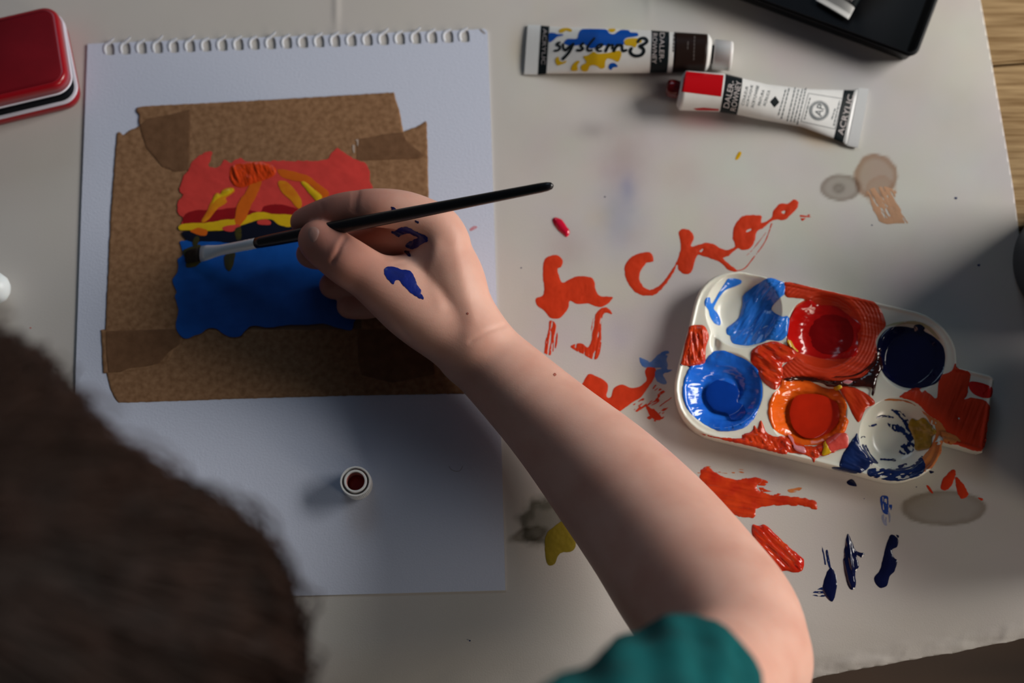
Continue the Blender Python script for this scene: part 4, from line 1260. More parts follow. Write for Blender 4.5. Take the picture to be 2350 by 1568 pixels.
tin_part('tin_base', [(0.001, PH + 0.0002), (0, 0.002), (-0.0002, 0.0095)], m_redtin)
tin_part('tin_rim', [(-0.0003, 0.0096), (-0.0007, 0.0098), (-0.0007, 0.0106), (-0.0002, 0.0108)], m_rim, 'white rolled rim of the base')
tin_part('tin_gap_block', [(0.0009, 0.0109), (0.0009, 0.0112)], m_dark, 'dark block painted as the shaded gap between base and lid', (GAP, 0.0111))  # solid block coloured black for the shade inside the open lid
tin_part('lid_rim', [(-0.0002, 0.0113), (-0.0007, 0.0115), (-0.0007, 0.0123), (-0.0002, 0.0125)], m_rim, 'white rolled rim of the lid', GAP)
tin_part('tin_lid', [(-0.0001, 0.0126), (0, 0.0185), (0.0006, 0.0201), (0.0016, 0.0209), (0.0022, 0.0210)], m_redtin, None, GAP)
tin_part('lid_top', [(0.0026, 0.02105), (0.0028, 0.0212)], m_tintop, 'darker matt top of the lid', GAP)

# black tray
ZR = 0.0135
LRt = PV(2102, 135, ZR)
kx = (PV(1730, -2, ZR) - LRt)
ex = kx.normalized()
ey = Vector((ex.y, -ex.x, 0))
if ey.y < 0:
    ey = -ey
o0 = Vector((LRt.x, LRt.y, 0))
tray = empty('black_tray', Vector((LRt.x - 0.1, LRt.y + 0.06, PH)))
tag(tray, 'glossy black plastic tray above the two loose paint tubes', 'tray')
WT, HT, RT = 0.26, 0.16, 0.006
v, f = rr_stack(o0, ex, ey, WT, HT, RT, [(0.0036, PH + 0.0002), (0.0030, 0.0015), (0.0008, ZR - 0.0012), (0, ZR - 0.0008), (0, ZR), (0.0008, ZR + 0.0004), (0.0019, ZR), (0.0024, ZR - 0.0010),
                                                 (0.0045, 0.0034), (0.0055, 0.0024)])
mk('tray_shell', v, f, m_blackpl, tray)
v, f = rr_stack(o0, ex, ey, WT, HT, RT, [(0.0009, ZR + 0.0004), (0.0009, ZR + 0.0011), (0.0015, ZR + 0.0011), (0.0015, ZR + 0.0004)])
f = [q for q in f if len(q) == 4]
mk('rim_bead', v, f, m_blackpl, tray)

# third tube, in the tray
kq = (1600, 0, 3.1333)
zt3 = 0.0030
dq = np.array([112.0, -150.0])


def tq(a, b, s):
    return K([(a + dq[0] * s, b + dq[1] * s)], *kq)[0]


s3 = [(tq(850, 2, 0), tq(1086, 140, 0), .0018, zt3 + .0009), (tq(850, 2, .18), tq(1084, 138, .18), .0022, zt3 + .0011), (tq(852, 0, .5), tq(1075, 133, .5), .0050, zt3 + .0025),
      (tq(858, 4, .95), tq(1070, 130, .95), .0080, zt3 + .0040), (tq(872, 10, 2.5), tq(1050, 118, 2.5), .0140, zt3 + .0070), (tq(880, 15, 4.2), tq(1040, 112, 4.2), .0165, zt3 + .0083),
      (tq(890, 21, 4.5), tq(1030, 106, 4.5), .0120, zt3 + .0083)]
t3, b3 = make_tube('paint_tube', s3, (0, 6), [('black_band', m_ink, 2.0, 2.95, 0.00008, None)], Vector([float(q) for q in P(1960, -10, zt3)]))
tag(t3, 'white paint tube with a black band, inside the black tray', 'paint tube')
S3 = ray_surface([b3])
q0 = np.array(tq(862, 2, .72)) * 0.5 + np.array(tq(1072, 132, .72)) * 0.5
q1 = np.array(tq(1072, 132, .72))
q00 = np.array(tq(862, 2, .72))
letter('ROWNEY', tuple(q00 + (q1 - q00) * 0.12), tuple(q00 + (q1 - q00) * 0.86), 10, m_inkw, t3, S3, lift=0.0002)
c0 = Vector([float(q) for q in (P(*tq(960, 64, 4.5), zt3 + .0083))])
ax = Vector([float(q) for q in (P(*tq(960, 64, 5.6), zt3 + .0083))]) - c0
L = ax.length
ax.normalize()
v, f = lathe(c0, [(0.0062, 0), (0.0068, 0.001), (0.0066, L - 0.001), (0.006, L), (0.0002, L)], 48, ax=tuple(ax))
mk('cap', v, f, m_whitecap, t3)

# ------------------------------------------------------------------ things at the edges of the frame
c = PV(2322 + 148, 612, PH)
jar = empty('water_pot', c)
tag(jar, 'dark blue-grey pot at the right edge, over the pine boards', 'pot')
r_ = 148 * depth(2330, 612, 0) / F
v, f = lathe(c, [(r_ * 0.94, 0.0002), (r_, 0.002), (r_, 0.070), (r_ * 1.03, 0.074), (r_ * 1.03, 0.078), (r_ * 0.97, 0.079), (r_ * 0.93, 0.075), (r_ * 0.93, 0.006), (0.0002, 0.005)], 64)
mk('pot_wall', v, f, m_jar, jar)
v, f = lathe(c + Vector((0, 0, 0.045)), [(r_ * 0.915, 0), (r_ * 0.915, 0.0008), (0.0002, 0.0008)], 48)
mk('water', v, f, m_water, jar)
c = PV(2317 + 275, 1012, PH)
pot = empty('clay_bowl', c)
tag(pot, 'brown rounded clay bowl at the right edge, beside the palette handle', 'bowl')
r_ = 275 * depth(2320, 1012, 0.02) / F
v, f = lathe(c, [(r_ * 0.7, 0.0002), (r_ * 0.84, 0.004), (r_ * 0.97, 0.018), (r_, 0.032), (r_ * 0.99, 0.044), (r_ * 0.97, 0.062), (r_ * 0.94, 0.064), (r_ * 0.91, 0.060), (r_ * 0.93, 0.040), (r_ * 0.8, 0.012), (0.0002, 0.007)], 72)
mk('bowl_wall', v, f, m_pot, pot)
v, f = lathe(c + Vector((0, 0, 0.034)), [(r_ * 0.90, 0), (r_ * 0.915, 0.0008), (0.0002, 0.0008)], 48)
mk('water', v, f, m_water, pot)
# white rounded tip at the left edge
a0 = PV(22, 664, 0.010)
ax = Vector((-1, 0.06, 0)).normalized()
gl = empty('glue_bottle', a0 + ax * 0.03 - Vector((0, 0, 0.0094)))
tag(gl, 'white rounded plastic bottle end poking in at the left edge', 'bottle')
rb = 0.0093
v, f = lathe(a0, [(0.0002, 0), (rb * 0.34, 0.0004), (rb * 0.62, 0.0020), (rb * 0.86, 0.0055), (rb * 0.97, 0.010), (rb, 0.016), (rb, 0.030)], 48, ax=tuple(ax))
mk('cap', v, f, mat('cool_white_plastic', (0.78, 0.84, 0.86), 0.4, 0.4, sss=0.1), gl)
v, f = lathe(a0 + ax * 0.0302, [(rb * 0.8, 0), (rb * 0.98, 0.0005), (rb * 1.0, 0.05), (rb * 0.9, 0.054)], 48, ax=tuple(ax))
mk('bottle_body', v, f, m_tube, gl)

# ------------------------------------------------------------------ signed distance modelling of the person
class Field:
    def __init__(s, lo, hi, h):
        s.lo, s.h = np.array(lo, float), h
        s.n = np.ceil((np.array(hi) - s.lo) / h).astype(int) + 1
        s.D = np.full(s.n, 0.05, np.float32)
        s.ax = [s.lo[k] + h * np.arange(s.n[k]) for k in range(3)]

    def box(s, lo, hi):
        a = np.clip(np.floor((np.array(lo) - s.lo) / s.h).astype(int), 0, s.n - 1)
        b = np.clip(np.ceil((np.array(hi) - s.lo) / s.h).astype(int) + 1, 1, s.n)
        sl = tuple(slice(a[k], b[k]) for k in range(3))
        g = (s.ax[0][sl[0]][:, None, None], s.ax[1][sl[1]][None, :, None], s.ax[2][sl[2]][None, None, :])
        return sl, g

    def blend(s, sl, d, k, sub=False):
        A = s.D[sl]
        if sub:
            h = np.maximum(k - np.abs(A + d), 0) / k
            s.D[sl] = (np.maximum(A, -d) + h * h * k / 4).astype(np.float32)
        else:
            h = np.maximum(k - np.abs(A - d), 0) / k
            s.D[sl] = (np.minimum(A, d) - h * h * k / 4).astype(np.float32)

    def cone(s, a, ra, b, rb, k=0.004, sub=False, flat=None):
        a, b = np.array(a, float), np.array(b, float)
        m = max(ra, rb) + k + 4 * s.h
        sl, (x, y, z) = s.box(np.minimum(a, b) - m, np.maximum(a, b) + m)
        e = b - a
        L2 = max(float(e @ e), 1e-12)
        wx, wy, wz = x - a[0], y - a[1], z - a[2]
        t = np.clip((wx * e[0] + wy * e[1] + wz * e[2]) / L2, 0, 1)
        dx, dy, dz = wx - e[0] * t, wy - e[1] * t, wz - e[2] * t
        d = np.sqrt(dx * dx + dy * dy + dz * dz) - (ra + (rb - ra) * t)
        s.blend(sl, d, k, sub)

    def ell(s, c, r, k=0.004, R=None, sub=False):
        c, r = np.array(c, float), np.array(r, float)
        m = r.max() + k + 4 * s.h
        sl, (x, y, z) = s.box(c - m, c + m)
        wx, wy, wz = x - c[0], y - c[1], z - c[2]
        if R is not None:
            R = np.array(R)
            qx = (wx * R[0, 0] + wy * R[0, 1] + wz * R[0, 2]) / r[0]
            qy = (wx * R[1, 0] + wy * R[1, 1] + wz * R[1, 2]) / r[1]
            qz = (wx * R[2, 0] + wy * R[2, 1] + wz * R[2, 2]) / r[2]
        else:
            qx, qy, qz = wx / r[0], wy / r[1], wz / r[2]
        q = np.sqrt(qx * qx + qy * qy + qz * qz)
        g = np.sqrt((qx / r[0] if R is None else qx / r[0]) ** 2 + (qy / r[1]) ** 2 + (qz / r[2]) ** 2) + 1e-9
        d = q * (q - 1) / g
        s.blend(sl, d, k, sub)

    def chain(s, js, k=0.004):
        for (a, ra), (b, rb) in zip(js[:-1], js[1:]):
            s.cone(a, ra, b, rb, k)

    def limb(s, js, k=0.001, n=5):
        js = catmull(js, n, False)
        s.chain([JR(*q) for q in js], k)

    def mesh(s):
        D = s.D
        ins = D < 0
        c = np.zeros(tuple(s.n - 1), np.int8)
        for i in (0, 1):
            for j in (0, 1):
                for k in (0, 1):
                    c += ins[i:s.n[0] - 1 + i, j:s.n[1] - 1 + j, k:s.n[2] - 1 + k]
        I, J, Kk = np.nonzero((c > 0) & (c < 8))
        ids = np.full(tuple(s.n - 1), -1, np.int32)
        ids[I, J, Kk] = np.arange(len(I))
        acc = np.zeros((len(I), 3))
        cnt = np.zeros(len(I))
        cs = [(i, j, k) for i in (0, 1) for j in (0, 1) for k in (0, 1)]
        for p in cs:
            for ax_ in range(3):
                if p[ax_] == 0:
                    q = list(p)
                    q[ax_] = 1
                    d0 = D[I + p[0], J + p[1], Kk + p[2]].astype(float)
                    d1 = D[I + q[0], J + q[1], Kk + q[2]].astype(float)
                    sgn = (d0 < 0) != (d1 < 0)
                    t = np.where(sgn, d0 / np.where(sgn, d0 - d1, 1), 0)
                    for a in range(3):
                        acc[:, a] += np.where(sgn, p[a] + (t if a == ax_ else 0), 0)
                    cnt += sgn
        v = acc / cnt[:, None] + np.stack([I, J, Kk], 1)
        v = s.lo + v * s.h
        F_ = []
        for ax_ in range(3):
            sa = [slice(0, None)] * 3
            sb = [slice(0, None)] * 3
            sa[ax_] = slice(0, -1)
            sb[ax_] = slice(1, None)
            A, B = ins[tuple(sa)], ins[tuple(sb)]
            ii = np.array(np.nonzero(A != B))
            o1, o2 = (ax_ + 1) % 3, (ax_ + 2) % 3
            ok = (ii[o1] > 0) & (ii[o2] > 0) & (ii[o1] < s.n[o1] - 1) & (ii[o2] < s.n[o2] - 1)
            ii = ii[:, ok]
            fl = A[tuple(ii)]

            def cid(d1, d2):
                q = ii.copy()
                q[o1] += d1
                q[o2] += d2
                return ids[tuple(q)]
            q = np.stack([cid(-1, -1), cid(0, -1), cid(0, 0), cid(-1, 0)], 1)
            q = np.where(fl[:, None], q, q[:, ::-1])
            F_.append(q)
        return v, np.concatenate(F_)


# the arm and hand
W = JR
farm = catmull([(1085, 795, .029, 84), (1150, 856, .029, 92), (1272, 975, .034, 111), (1392, 1098, .043, 139), (1500, 1222, .055, 160), (1588, 1340, .070, 174), (1664, 1440, .086, 176), (1700, 1520, .100, 158)], 6, False)
fa = [W(*q) for q in farm]
pts_all = np.array([a for a, r in fa])
lo = np.array([P(640, 900, .03)[0] - .01, P(1700, 1750, .17)[1] - 0.05, 0.0])
hi = np.array([P(1860, 1400, .15)[0] + .03, P(900, 400, .05)[1] + 0.02, 0.235])
hb = 0.0010
lo[2] = -0.002
A = Field(lo, hi, hb)
A.chain(fa, 0.0015)
el = fa[-1]
A.chain([el, JR(1590, 1635, .165, 146), JR(1450, 1740, .25, 160)], 0.004)
# metacarpals
A.cone(*JR(1082, 770, .036, 60), *JR(1002, 522, .045, 49), 0.010)
A.cone(*JR(1092, 790, .030, 60), *JR(1014, 548, .036, 48), 0.010)
A.cone(*JR(1084, 800, .026, 58), *JR(1000, 595, .024, 46), 0.010)
A.cone(*JR(1076, 805, .022, 54), *JR(990, 630, .0165, 42), 0.010)
# thumb
A.limb([(1075, 800, .032, 62), (1005, 742, .034, 72), (940, 700, .037, 66), (880, 656, .041, 54), (835, 625, .043, 45.5), (798, 602, .044, 45.5), (765, 578, .0425, 42), (742, 560, .041, 39.5), (728, 549, .0395, 35.5)], 0.004)
A.cone(*JR(1040, 640, .036, 42), *JR(950, 655, .036, 42), 0.014)      # web
A.cone(*JR(975, 598, .036, 26), *JR(935, 645, .037, 38), 0.012)
# index
A.limb([(1030, 560, .043, 48), (1000, 520, .045, 48), (935, 487, .0475, 43.5), (866, 477, .0475, 41), (800, 481, .0430, 37.5), (757, 491, .0385, 35), (722, 501, .033, 31), (693, 510, .029, 26)], 0.002)
# middle, ring, little
A.limb([(1014, 548, .036, 46), (940, 540, .036, 40), (885, 548, .030, 38), (835, 562, .025, 35), (780, 575, .021, 32), (735, 584, .018, 31), (708, 583, .0175, 27)], 0.002)
A.limb([(1000, 595, .024, 44), (940, 600, .022, 38), (890, 615, .019, 36), (850, 632, .0155, 34), (810, 648, .0125, 32), (763, 655, .010, 30)], 0.002)
A.limb([(990, 630, .0165, 40), (945, 652, .0150, 34), (905, 674, .013, 32), (870, 690, .011, 30), (840, 700, .0095, 28.5), (799, 703, .0085, 26)], 0.002)
va, fa_ = A.mesh()
zd = va[:, 1] * ST + (H - va[:, 2]) * CT
ppx = 1175 + F * va[:, 0] / zd
ppy = 784 + F * (-(va[:, 1] * CT) + (H - va[:, 2]) * ST) / zd
gA = np.gradient(A.D, A.h)
ii_ = tuple(np.clip(np.round((va - A.lo) / A.h).astype(int), 0, A.n - 1).T)
nrm_ = np.stack([g[ii_] for g in gA], 1)
nrm_ /= np.linalg.norm(nrm_, axis=1)[:, None] + 1e-9
up_ = nrm_[:, 2] > 0.1
for line, dep, sg in (([(792, 546), (783, 560), (774, 582), (762, 602)], -0.00055, 4.5), ([(784, 540), (772, 558), (762, 580), (750, 594)], 0.00030, 7),
                      ([(737, 468), (742, 484), (746, 503)], -0.00030, 4), ([(822, 440), (818, 460), (817, 486)], -0.00035, 5), ([(812, 440), (808, 484)], -0.00022, 4),
                      ([(1080, 783), (1119, 760), (1158, 746)], -0.00035, 5), ([(902, 592), (925, 590), (950, 600)], -0.00025, 4), ([(905, 606), (930, 603), (958, 612)], -0.00022, 4),
                      ([(860, 705), (905, 738), (945, 785)], -0.00020, 6), ([(1000, 560), (985, 620), (1010, 700)], 0.00040, 14), ([(1045, 560), (1060, 640), (1085, 730)], 0.00035, 14)):
    dd = sdf_line(ppx, ppy, np.array(line, float))
    va = va + nrm_ * (up_ * dep * np.exp(-(dd / sg) ** 2))[:, None]
keep_arm = (va, fa_)

# ------------------------------------------------------------------ the rest of the body, coarser
HZ = 0.345
hc, hr = JR(-205, 1505, HZ, 640)
hr = hr * 0.97
fw = Vector((0.42, 0.62, -0.66)).normalized()        # the way the face looks
upv = Vector((0.25, 0.42, 0.87))
upv = (upv - fw * upv.dot(fw)).normalized()
sd = fw.cross(upv).normalized()
hc = Vector(hc)
shR = Vector([float(q) for q in P(1330, 1860, .315)])
nb_ = hc - upv * 0.10 - fw * 0.055
shL = Vector((hc.x * 2 - 0.02 - shR.x * 0.55, shR.y - 0.07, 0.26))
B = Field((-0.48, -0.42, -0.30), (0.20, 0.16, 0.50), 0.0040)
Rh = [tuple(sd), tuple(fw), tuple(upv)]
B.ell(hc, (hr * 0.90, hr * 1.02, hr * 1.05), 0.01, Rh)
B.ell(hc + fw * (hr * 0.35) - upv * (hr * 0.62), (hr * 0.58, hr * 0.52, hr * 0.52), 0.02, Rh)           # jaw
B.cone(hc + fw * (hr * 1.0) + upv * (-hr * 0.05), 0.006, hc + fw * (hr * 1.12) - upv * (hr * 0.30), 0.010, 0.006)      # nose
for s in (-1, 1):
    B.ell(hc + sd * (s * hr * 0.90) - upv * (hr * 0.15), (0.006, 0.014, 0.022), 0.004, Rh)          # ears
    B.ell(hc + fw * (hr * 1.0) + sd * (s * hr * 0.34) + upv * (hr * 0.02), (0.013, 0.006, 0.009), 0.006, Rh, sub=True)
B.cone(hc + fw * (hr * 0.90) - upv * (hr * 0.62) - sd * 0.012, 0.006, hc + fw * (hr * 0.90) - upv * (hr * 0.62) + sd * 0.012, 0.006, 0.006)    # lips
B.cone(hc - upv * 0.05 - fw * 0.02, 0.036, nb_, 0.040, 0.02)
pel = Vector((nb_.x + 0.03, -0.28, -0.20))
B.cone(nb_ - Vector((0, 0.03, 0.04)), 0.06, pel, 0.085, 0.03)
B.cone(nb_, 0.045, shR + Vector((-0.02, -0.02, -0.01)), 0.040, 0.03)
B.cone(nb_, 0.045, shL, 0.040, 0.03)
B.cone(shR, 0.027, JR(1450, 1740, .25, 160)[0], 0.021, 0.02)
lel = shL + Vector((-0.03, -0.02, -0.20))
B.cone(shL, 0.036, lel, 0.028, 0.02)
lwr = lel + Vector((0.11, 0.07, -0.06))
B.cone(lel, 0.028, lwr, 0.019, 0.02)
B.cone(lwr, 0.019, lwr + Vector((0.05, 0.02, -0.01)), 0.018, 0.015)
for q in range(4):
    a_ = lwr + Vector((0.05 + 0.002 * q, 0.035 - 0.017 * q, -0.01))
    B.cone(a_, 0.0085, a_ + Vector((0.045 - 0.006 * abs(q - 1), 0, -0.012)), 0.007, 0.004)
B.cone(lwr + Vector((0.02, 0.02, 0)), 0.010, lwr + Vector((0.055, 0.055, -0.008)), 0.008, 0.006)
vb, fb = B.mesh()
person = empty('person', Vector((nb_.x, nb_.y, -0.30)))
tag(person, 'brown-haired person in a teal T-shirt leaning over the table, painting with a fine brush', 'person')
vall = np.concatenate([va, vb])
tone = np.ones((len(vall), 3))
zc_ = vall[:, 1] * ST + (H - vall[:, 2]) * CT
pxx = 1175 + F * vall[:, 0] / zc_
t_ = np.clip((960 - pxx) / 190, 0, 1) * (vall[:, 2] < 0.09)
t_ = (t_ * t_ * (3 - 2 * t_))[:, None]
tone = tone * (1 - t_) + t_ * np.array([0.80, 0.63, 0.60])          # fingers redder, and their shade painted darker than the back of the hand
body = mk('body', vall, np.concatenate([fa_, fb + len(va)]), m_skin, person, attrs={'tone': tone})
# eyes
for s in (-1, 1):
    c = hc + fw * (hr * 0.93 - 0.006) + sd * (s * hr * 0.34) + upv * (hr * 0.02)
    v, f = lathe(c, [(0.0002, -0.009), (0.006, -0.0065), (0.009, 0), (0.0068, 0.006), (0.0045, 0.0077), (0.0002, 0.009)], 24, ax=tuple(fw))
    mk('eye', v, f, mat('eye_white', (0.7, 0.68, 0.66), 0.2), person)
    v, f = lathe(c + fw * 0.0079, [(0.0042, 0), (0.003, 0.0012), (0.0002, 0.0015)], 24, ax=tuple(fw))
    mk('iris', v, f, mat('iris_brown', (0.05, 0.025, 0.012), 0.2), person)

# shirt
S = Field((-0.50, -0.44, -0.32), (0.20, 0.16, 0.42), 0.0040)
S.cone(nb_ - Vector((0, 0.035, 0.05)), 0.072, pel, 0.100, 0.03)
S.cone(nb_ - Vector((0, 0.02, 0.03)), 0.050, shR + Vector((-0.02, -0.02, -0.01)), 0.052, 0.03)
S.cone(nb_ - Vector((0, 0.02, 0.03)), 0.050, shL, 0.052, 0.03)
S.cone(shL, 0.048, shL + (lel - shL) * 0.55, 0.044, 0.02)
sA, sB = shR, Vector([float(q) for q in P(1555, 1612, .225)])
T_ = Field((-0.08, -0.20, 0.10), (0.16, 0.12, 0.44), 0.0022)
rsl = 166 * depth(1545, 1600, .225) / F
T_.cone(sA, rsl * 1.35, sB + (sB - sA) * 0.6, rsl, 0.01)
axs = (sB - sA).normalized()
gx, gy, gz = np.meshgrid(*T_.ax, indexing='ij')
s_ = (gx - sA.x) * axs.x + (gy - sA.y) * axs.y + (gz - sA.z) * axs.z
Ls = (sB - sA).length + 0.016
qx_ = axs.cross(Vector((0, 0, 1))).normalized()
qz_ = qx_.cross(axs)
ph = np.arctan2((gx - sA.x) * qz_.x + (gy - sA.y) * qz_.y + (gz - sA.z) * qz_.z, (gx - sA.x) * qx_.x + (gy - sA.y) * qx_.y)
fold = 0.0018 * np.sin(ph * 4 + s_ * 70) * np.sin(s_ * 60 + 1.2) + 0.0016 * np.sin(ph * 9 - s_ * 110)
T_.D = np.maximum(T_.D + fold * np.clip((Ls - s_) / 0.02, 0.15, 1), (s_ - Ls)).astype(np.float32)
# hollow the hem
din = np.sqrt(np.maximum((gx - sA.x) ** 2 + (gy - sA.y) ** 2 + (gz - sA.z) ** 2 - s_ ** 2, 0)) - (rsl * 0.92)
hol = np.maximum(din, (Ls - 0.010) - s_)
T_.D = np.maximum(T_.D, -hol).astype(np.float32)
vt, ft = T_.mesh()
vs_, fs_ = S.mesh()
shirt = mk('shirt', np.concatenate([vs_, vt]), np.concatenate([fs_, ft + len(vs_)]), m_shirt, person)

# trousers and shoes
G = Field((-0.36, -0.50, -0.745), (0.16, -0.10, -0.12), 0.005)
for s in (-1, 1):
    hip = pel + Vector((s * 0.048, 0, -0.01))
    kn = hip + Vector((s * 0.012, 0.035, -0.25))
    an = Vector((kn.x + s * 0.008, kn.y - 0.035, -0.675))
    G.cone(hip, 0.070, kn, 0.048, 0.02)
    G.cone(kn, 0.048, an, 0.040, 0.02)
vg, fg = G.mesh()
mk('trousers', vg, fg, mat('dark_denim', (0.02, 0.026, 0.045), 0.8, 0.1, var=0.2, vscale=200), person)
for s in (-1, 1):
    G = Field((-0.40, -0.52, -0.745), (0.20, -0.02, -0.60), 0.004)
    c = Vector((pel.x + s * 0.068, pel.y, -0.70))
    G.ell(c + Vector((0, -0.005, 0.0)), (0.033, 0.045, 0.036), 0.01)
    G.ell(c + Vector((0, 0.055, -0.012)), (0.036, 0.062, 0.024), 0.02)
    G.D[:, :, G.ax[2] < -0.7385] = 0.01
    vg, fg = G.mesh()
    mk('shoe', vg, fg, mat('canvas_shoe', (0.05, 0.05, 0.055), 0.7, 0.2), person)

# hair: a soft mass with strands over it
HF = Field((-0.46, -0.22, 0.12), (0.10, 0.22, 0.50), 0.0035)
HF.ell(hc + upv * 0.006 - fw * 0.010, (hr * 1.0, hr * 1.06, hr * 1.06), 0.02, Rh)
lobeA = JR(-420, 1310, HZ - 0.02, 702)
HF.ell(lobeA[0], (lobeA[1], lobeA[1] * .95, lobeA[1] * 1.0), 0.02)
lobeB = JR(285, 1512, HZ - 0.03, 402)
HF.ell(lobeB[0], (lobeB[1], lobeB[1], lobeB[1] * 1.35), 0.02)
HF.ell(Vector(lobeB[0]) - Vector((0.01, 0.02, 0.055)), (lobeB[1] * .85, lobeB[1] * .85, lobeB[1] * 1.3), 0.02)
face_c = hc + fw * (hr * 1.25) - upv * (hr * 0.35)
HF.ell(face_c, (hr * 0.62, hr * 0.75, hr * 0.8), 0.01, Rh, sub=True)
vh, fh = HF.mesh()
hair = mk('hair', vh, fh, m_hair, person)
rs_ = np.random.RandomState(4)
crown = np.array(hc + upv * hr * 1.0 - fw * hr * 0.35)
gD = np.gradient(HF.D, HF.h)


def samp(p):
    q = (p - HF.lo) / HF.h
    i = np.clip(np.round(q).astype(int), 0, HF.n - 1)
    idx = (i[:, 0], i[:, 1], i[:, 2])
    g_ = np.stack([gD[0][idx], gD[1][idx], gD[2][idx]], 1)
    g_ /= (np.linalg.norm(g_, axis=1)[:, None] + 1e-9)
    return HF.D[idx], g_


NS = 5200
pick = vh[rs_.randint(0, len(vh), NS)] + rs_.normal(0, 0.001, (NS, 3))
path = [pick]
lift = np.abs(rs_.normal(0.0010, 0.0012, NS))
lift[:500] += rs_.uniform(0.001, 0.007, 500)
wav = rs_.uniform(0, 6.28, NS)
for k in range(13):
    p = path[-1]
    d, g_ = samp(p)
    away = p - crown
    away[:, 2] -= 0.05
    away += 0.012 * np.stack([np.sin(wav + k * .5), np.cos(wav * 1.7 + k * .4), np.zeros(NS)], 1)
    tdir = away - g_ * (away * g_).sum(1)[:, None]
    tdir /= (np.linalg.norm(tdir, axis=1)[:, None] + 1e-9)
    n = p + tdir * 0.0048
    d, g_ = samp(n)
    n = n - g_ * ((d - lift) * 0.8)[:, None]
    path.append(n)
path = np.stack(path, 1)
NP_ = path.shape[1]
tan = np.gradient(path, axis=1)
tan /= (np.linalg.norm(tan, axis=2)[:, :, None] + 1e-9)
ref = np.array([0.3, 0.2, 0.93])
a1 = np.cross(tan, ref)
a1 /= (np.linalg.norm(a1, axis=2)[:, :, None] + 1e-9)
a2 = np.cross(tan, a1)
wdt = 0.00042 * np.sin(np.linspace(0.25, 3.05, NP_))[None, :, None] + 0.00006
tri = np.stack([path + a1 * wdt, path - a1 * wdt * .5 + a2 * wdt * .87, path - a1 * wdt * .5 - a2 * wdt * .87], 2)
V_ = tri.reshape(-1, 3)
bi = (np.arange(NS)[:, None] * NP_ + np.arange(NP_ - 1)[None]).ravel() * 3
fs = []
for a in range(3):
    b = (a + 1) % 3
    fs.append(np.stack([bi + a, bi + b, bi + 3 + b, bi + 3 + a], 1))
hs = mk('hair_strands', V_, np.concatenate(fs), m_strand, person)
hs['kind'] = 'stuff'

# thumb nail, paint on the hand
arm_tmp = bpy.data.objects.new('tmp', body.data)
SKS = ray_surface([body])
patch('thumbnail', m_nail, person, [K([(262, 402), (300, 418), (308, 450), (290, 500), (262, 522), (238, 500), (225, 455), (235, 415)], 640, 400, 3.3357)], surf=SKS, cell=1.2, thick=0.00018, relief=0,
      ragged=0, edge=2.5, base=0.00002)
k1 = (640, 400, 3.3357)


def onskin(pts, m, **kw):
    patch('paint_spot', m, person, [K(p, *k1) for p in pts], surf=SKS, cell=1.2, thick=0.00015, relief=0.0001, base=0.00012, **kw)


onskin([[(803, 745), (820, 713), (870, 706), (940, 730), (1000, 740), (1040, 790), (1062, 850), (1087, 890), (1082, 927), (1050, 937), (1000, 900), (950, 850), (920, 812), (890, 815), (875, 845), (830, 800)]],
       s_blue, ragged=1.2, rsc=6)
onskin([[(1060, 930), (1090, 920), (1108, 955), (1075, 950)]], s_blue, ragged=2, rsc=5, dry=0.45, ds=(14, 4), ang=0.9)
onskin([[(895, 430), (960, 400), (1020, 422), (1080, 450), (1130, 478), (1142, 512), (1100, 532), (1060, 562), (1020, 577), (980, 562), (975, 532), (1030, 502), (1062, 485), (1000, 455), (940, 465),
         (910, 482), (860, 442)]], s_blue, ragged=1.8, rsc=5)
onskin([[(960, 585), (1000, 592), (1008, 632), (970, 612)], [(1030, 345), (1070, 365), (1060, 375)], [(862, 248), (900, 272), (868, 292)]], s_navy, ragged=2, rsc=5, dry=0.3, ds=(14, 5))
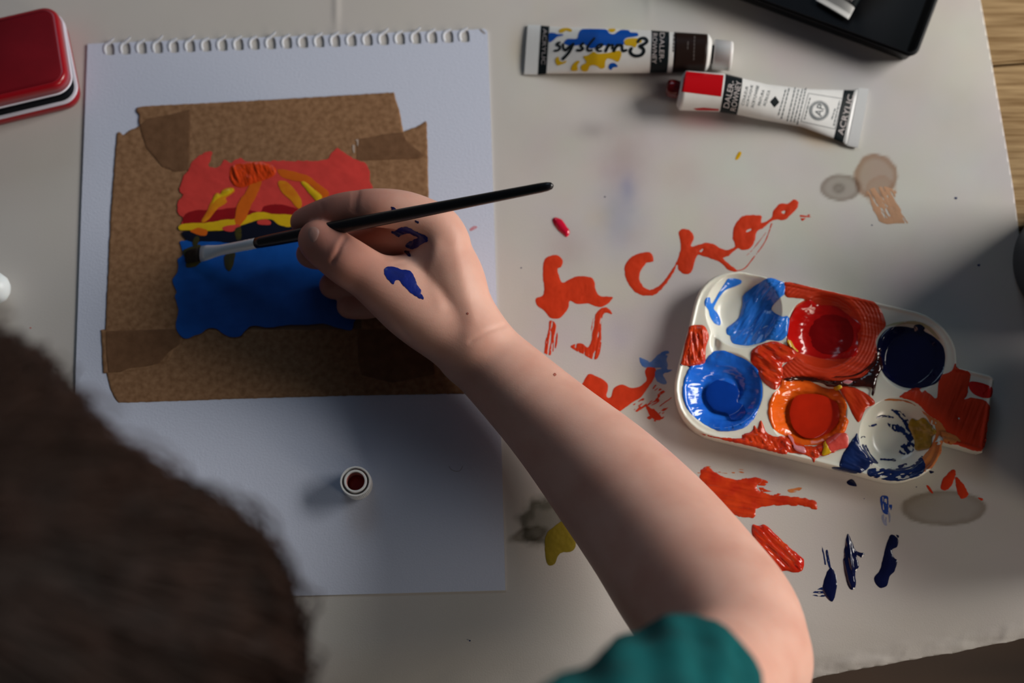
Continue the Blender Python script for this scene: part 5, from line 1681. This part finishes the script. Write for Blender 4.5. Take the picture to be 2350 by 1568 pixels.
for (a, b, r) in ((1273, 860, 4), (1073, 720, 3)):
    patch('mole', mat('mole_brown', (0.34, 0.10, 0.07), 0.6), person, [[(a - r, b), (a, b - r), (a + r, b), (a, b + r)]], surf=SKS, cell=0.9, thick=0.0001, relief=0, ragged=0, edge=2)

# ------------------------------------------------------------------ brush
def brush_pt(t):
    a = np.array(P(436, 588, PT + 0.0022))
    b = np.array(P(1262, 427, 0.104))
    return a + (b - a) * t


def brush_t(px):
    lo_, hi_ = -0.2, 1.2
    for _ in range(40):
        m_ = (lo_ + hi_) / 2
        q = brush_pt(m_)
        zc_ = q[1] * ST + (H - q[2]) * CT
        if 1175 + F * q[0] / zc_ < px:
            lo_ = m_
        else:
            hi_ = m_
    return (lo_ + hi_) / 2


brush = empty('paintbrush', Vector([float(q) for q in brush_pt(0)]))
tag(brush, 'slim flat paintbrush with black handle and silver ferrule, held over the painting', 'paintbrush')
bax = Vector(brush_pt(1) - brush_pt(0)).normalized()
bs = bax.cross(Vector((0, 0, 1))).normalized()


def brush_part(name, st_, m, lab=None, n=28):
    """st_: (pixel column, half width px, flatness)"""
    rings = []
    for px, hw, fl in st_:
        t = brush_t(px)
        c = brush_pt(t)
        dp = c[1] * ST + (H - c[2]) * CT
        r = hw * dp / F
        rings.append(ring(Vector(c), bax, r, n, r2=r * fl))
    v, f = loft(rings)
    return mk(name, v, f, m, brush, label=lab)


brush_part('bristles', [(425, 12, .08), (430, 15.5, .14), (445, 17, .24), (462, 17.5, .30)], m_bristle, 'dark bristles wet with paint')
brush_part('ferrule', [(462, 19.5, .34), (475, 18, .42), (492, 14.5, .62), (505, 12.5, .85), (520, 12, 1), (560, 12, 1), (566, 12.6, 1), (570, 12, 1), (574, 12.8, 1), (578, 12, 1), (586, 12.4, 1), (589, 12, 1)],
           m_silver, 'silver metal ferrule')
brush_part('handle', [(588, 12.2, 1), (600, 13.2, 1), (640, 14.5, 1), (720, 15.8, 1), (820, 16.0, 1), (930, 15, 1), (1050, 13.5, 1), (1150, 12.5, 1), (1240, 11.5, 1), (1256, 10.5, 1), (1265, 8, 1), (1269, 3.5, 1)],
           m_black)
bpy.data.objects.remove(arm_tmp)
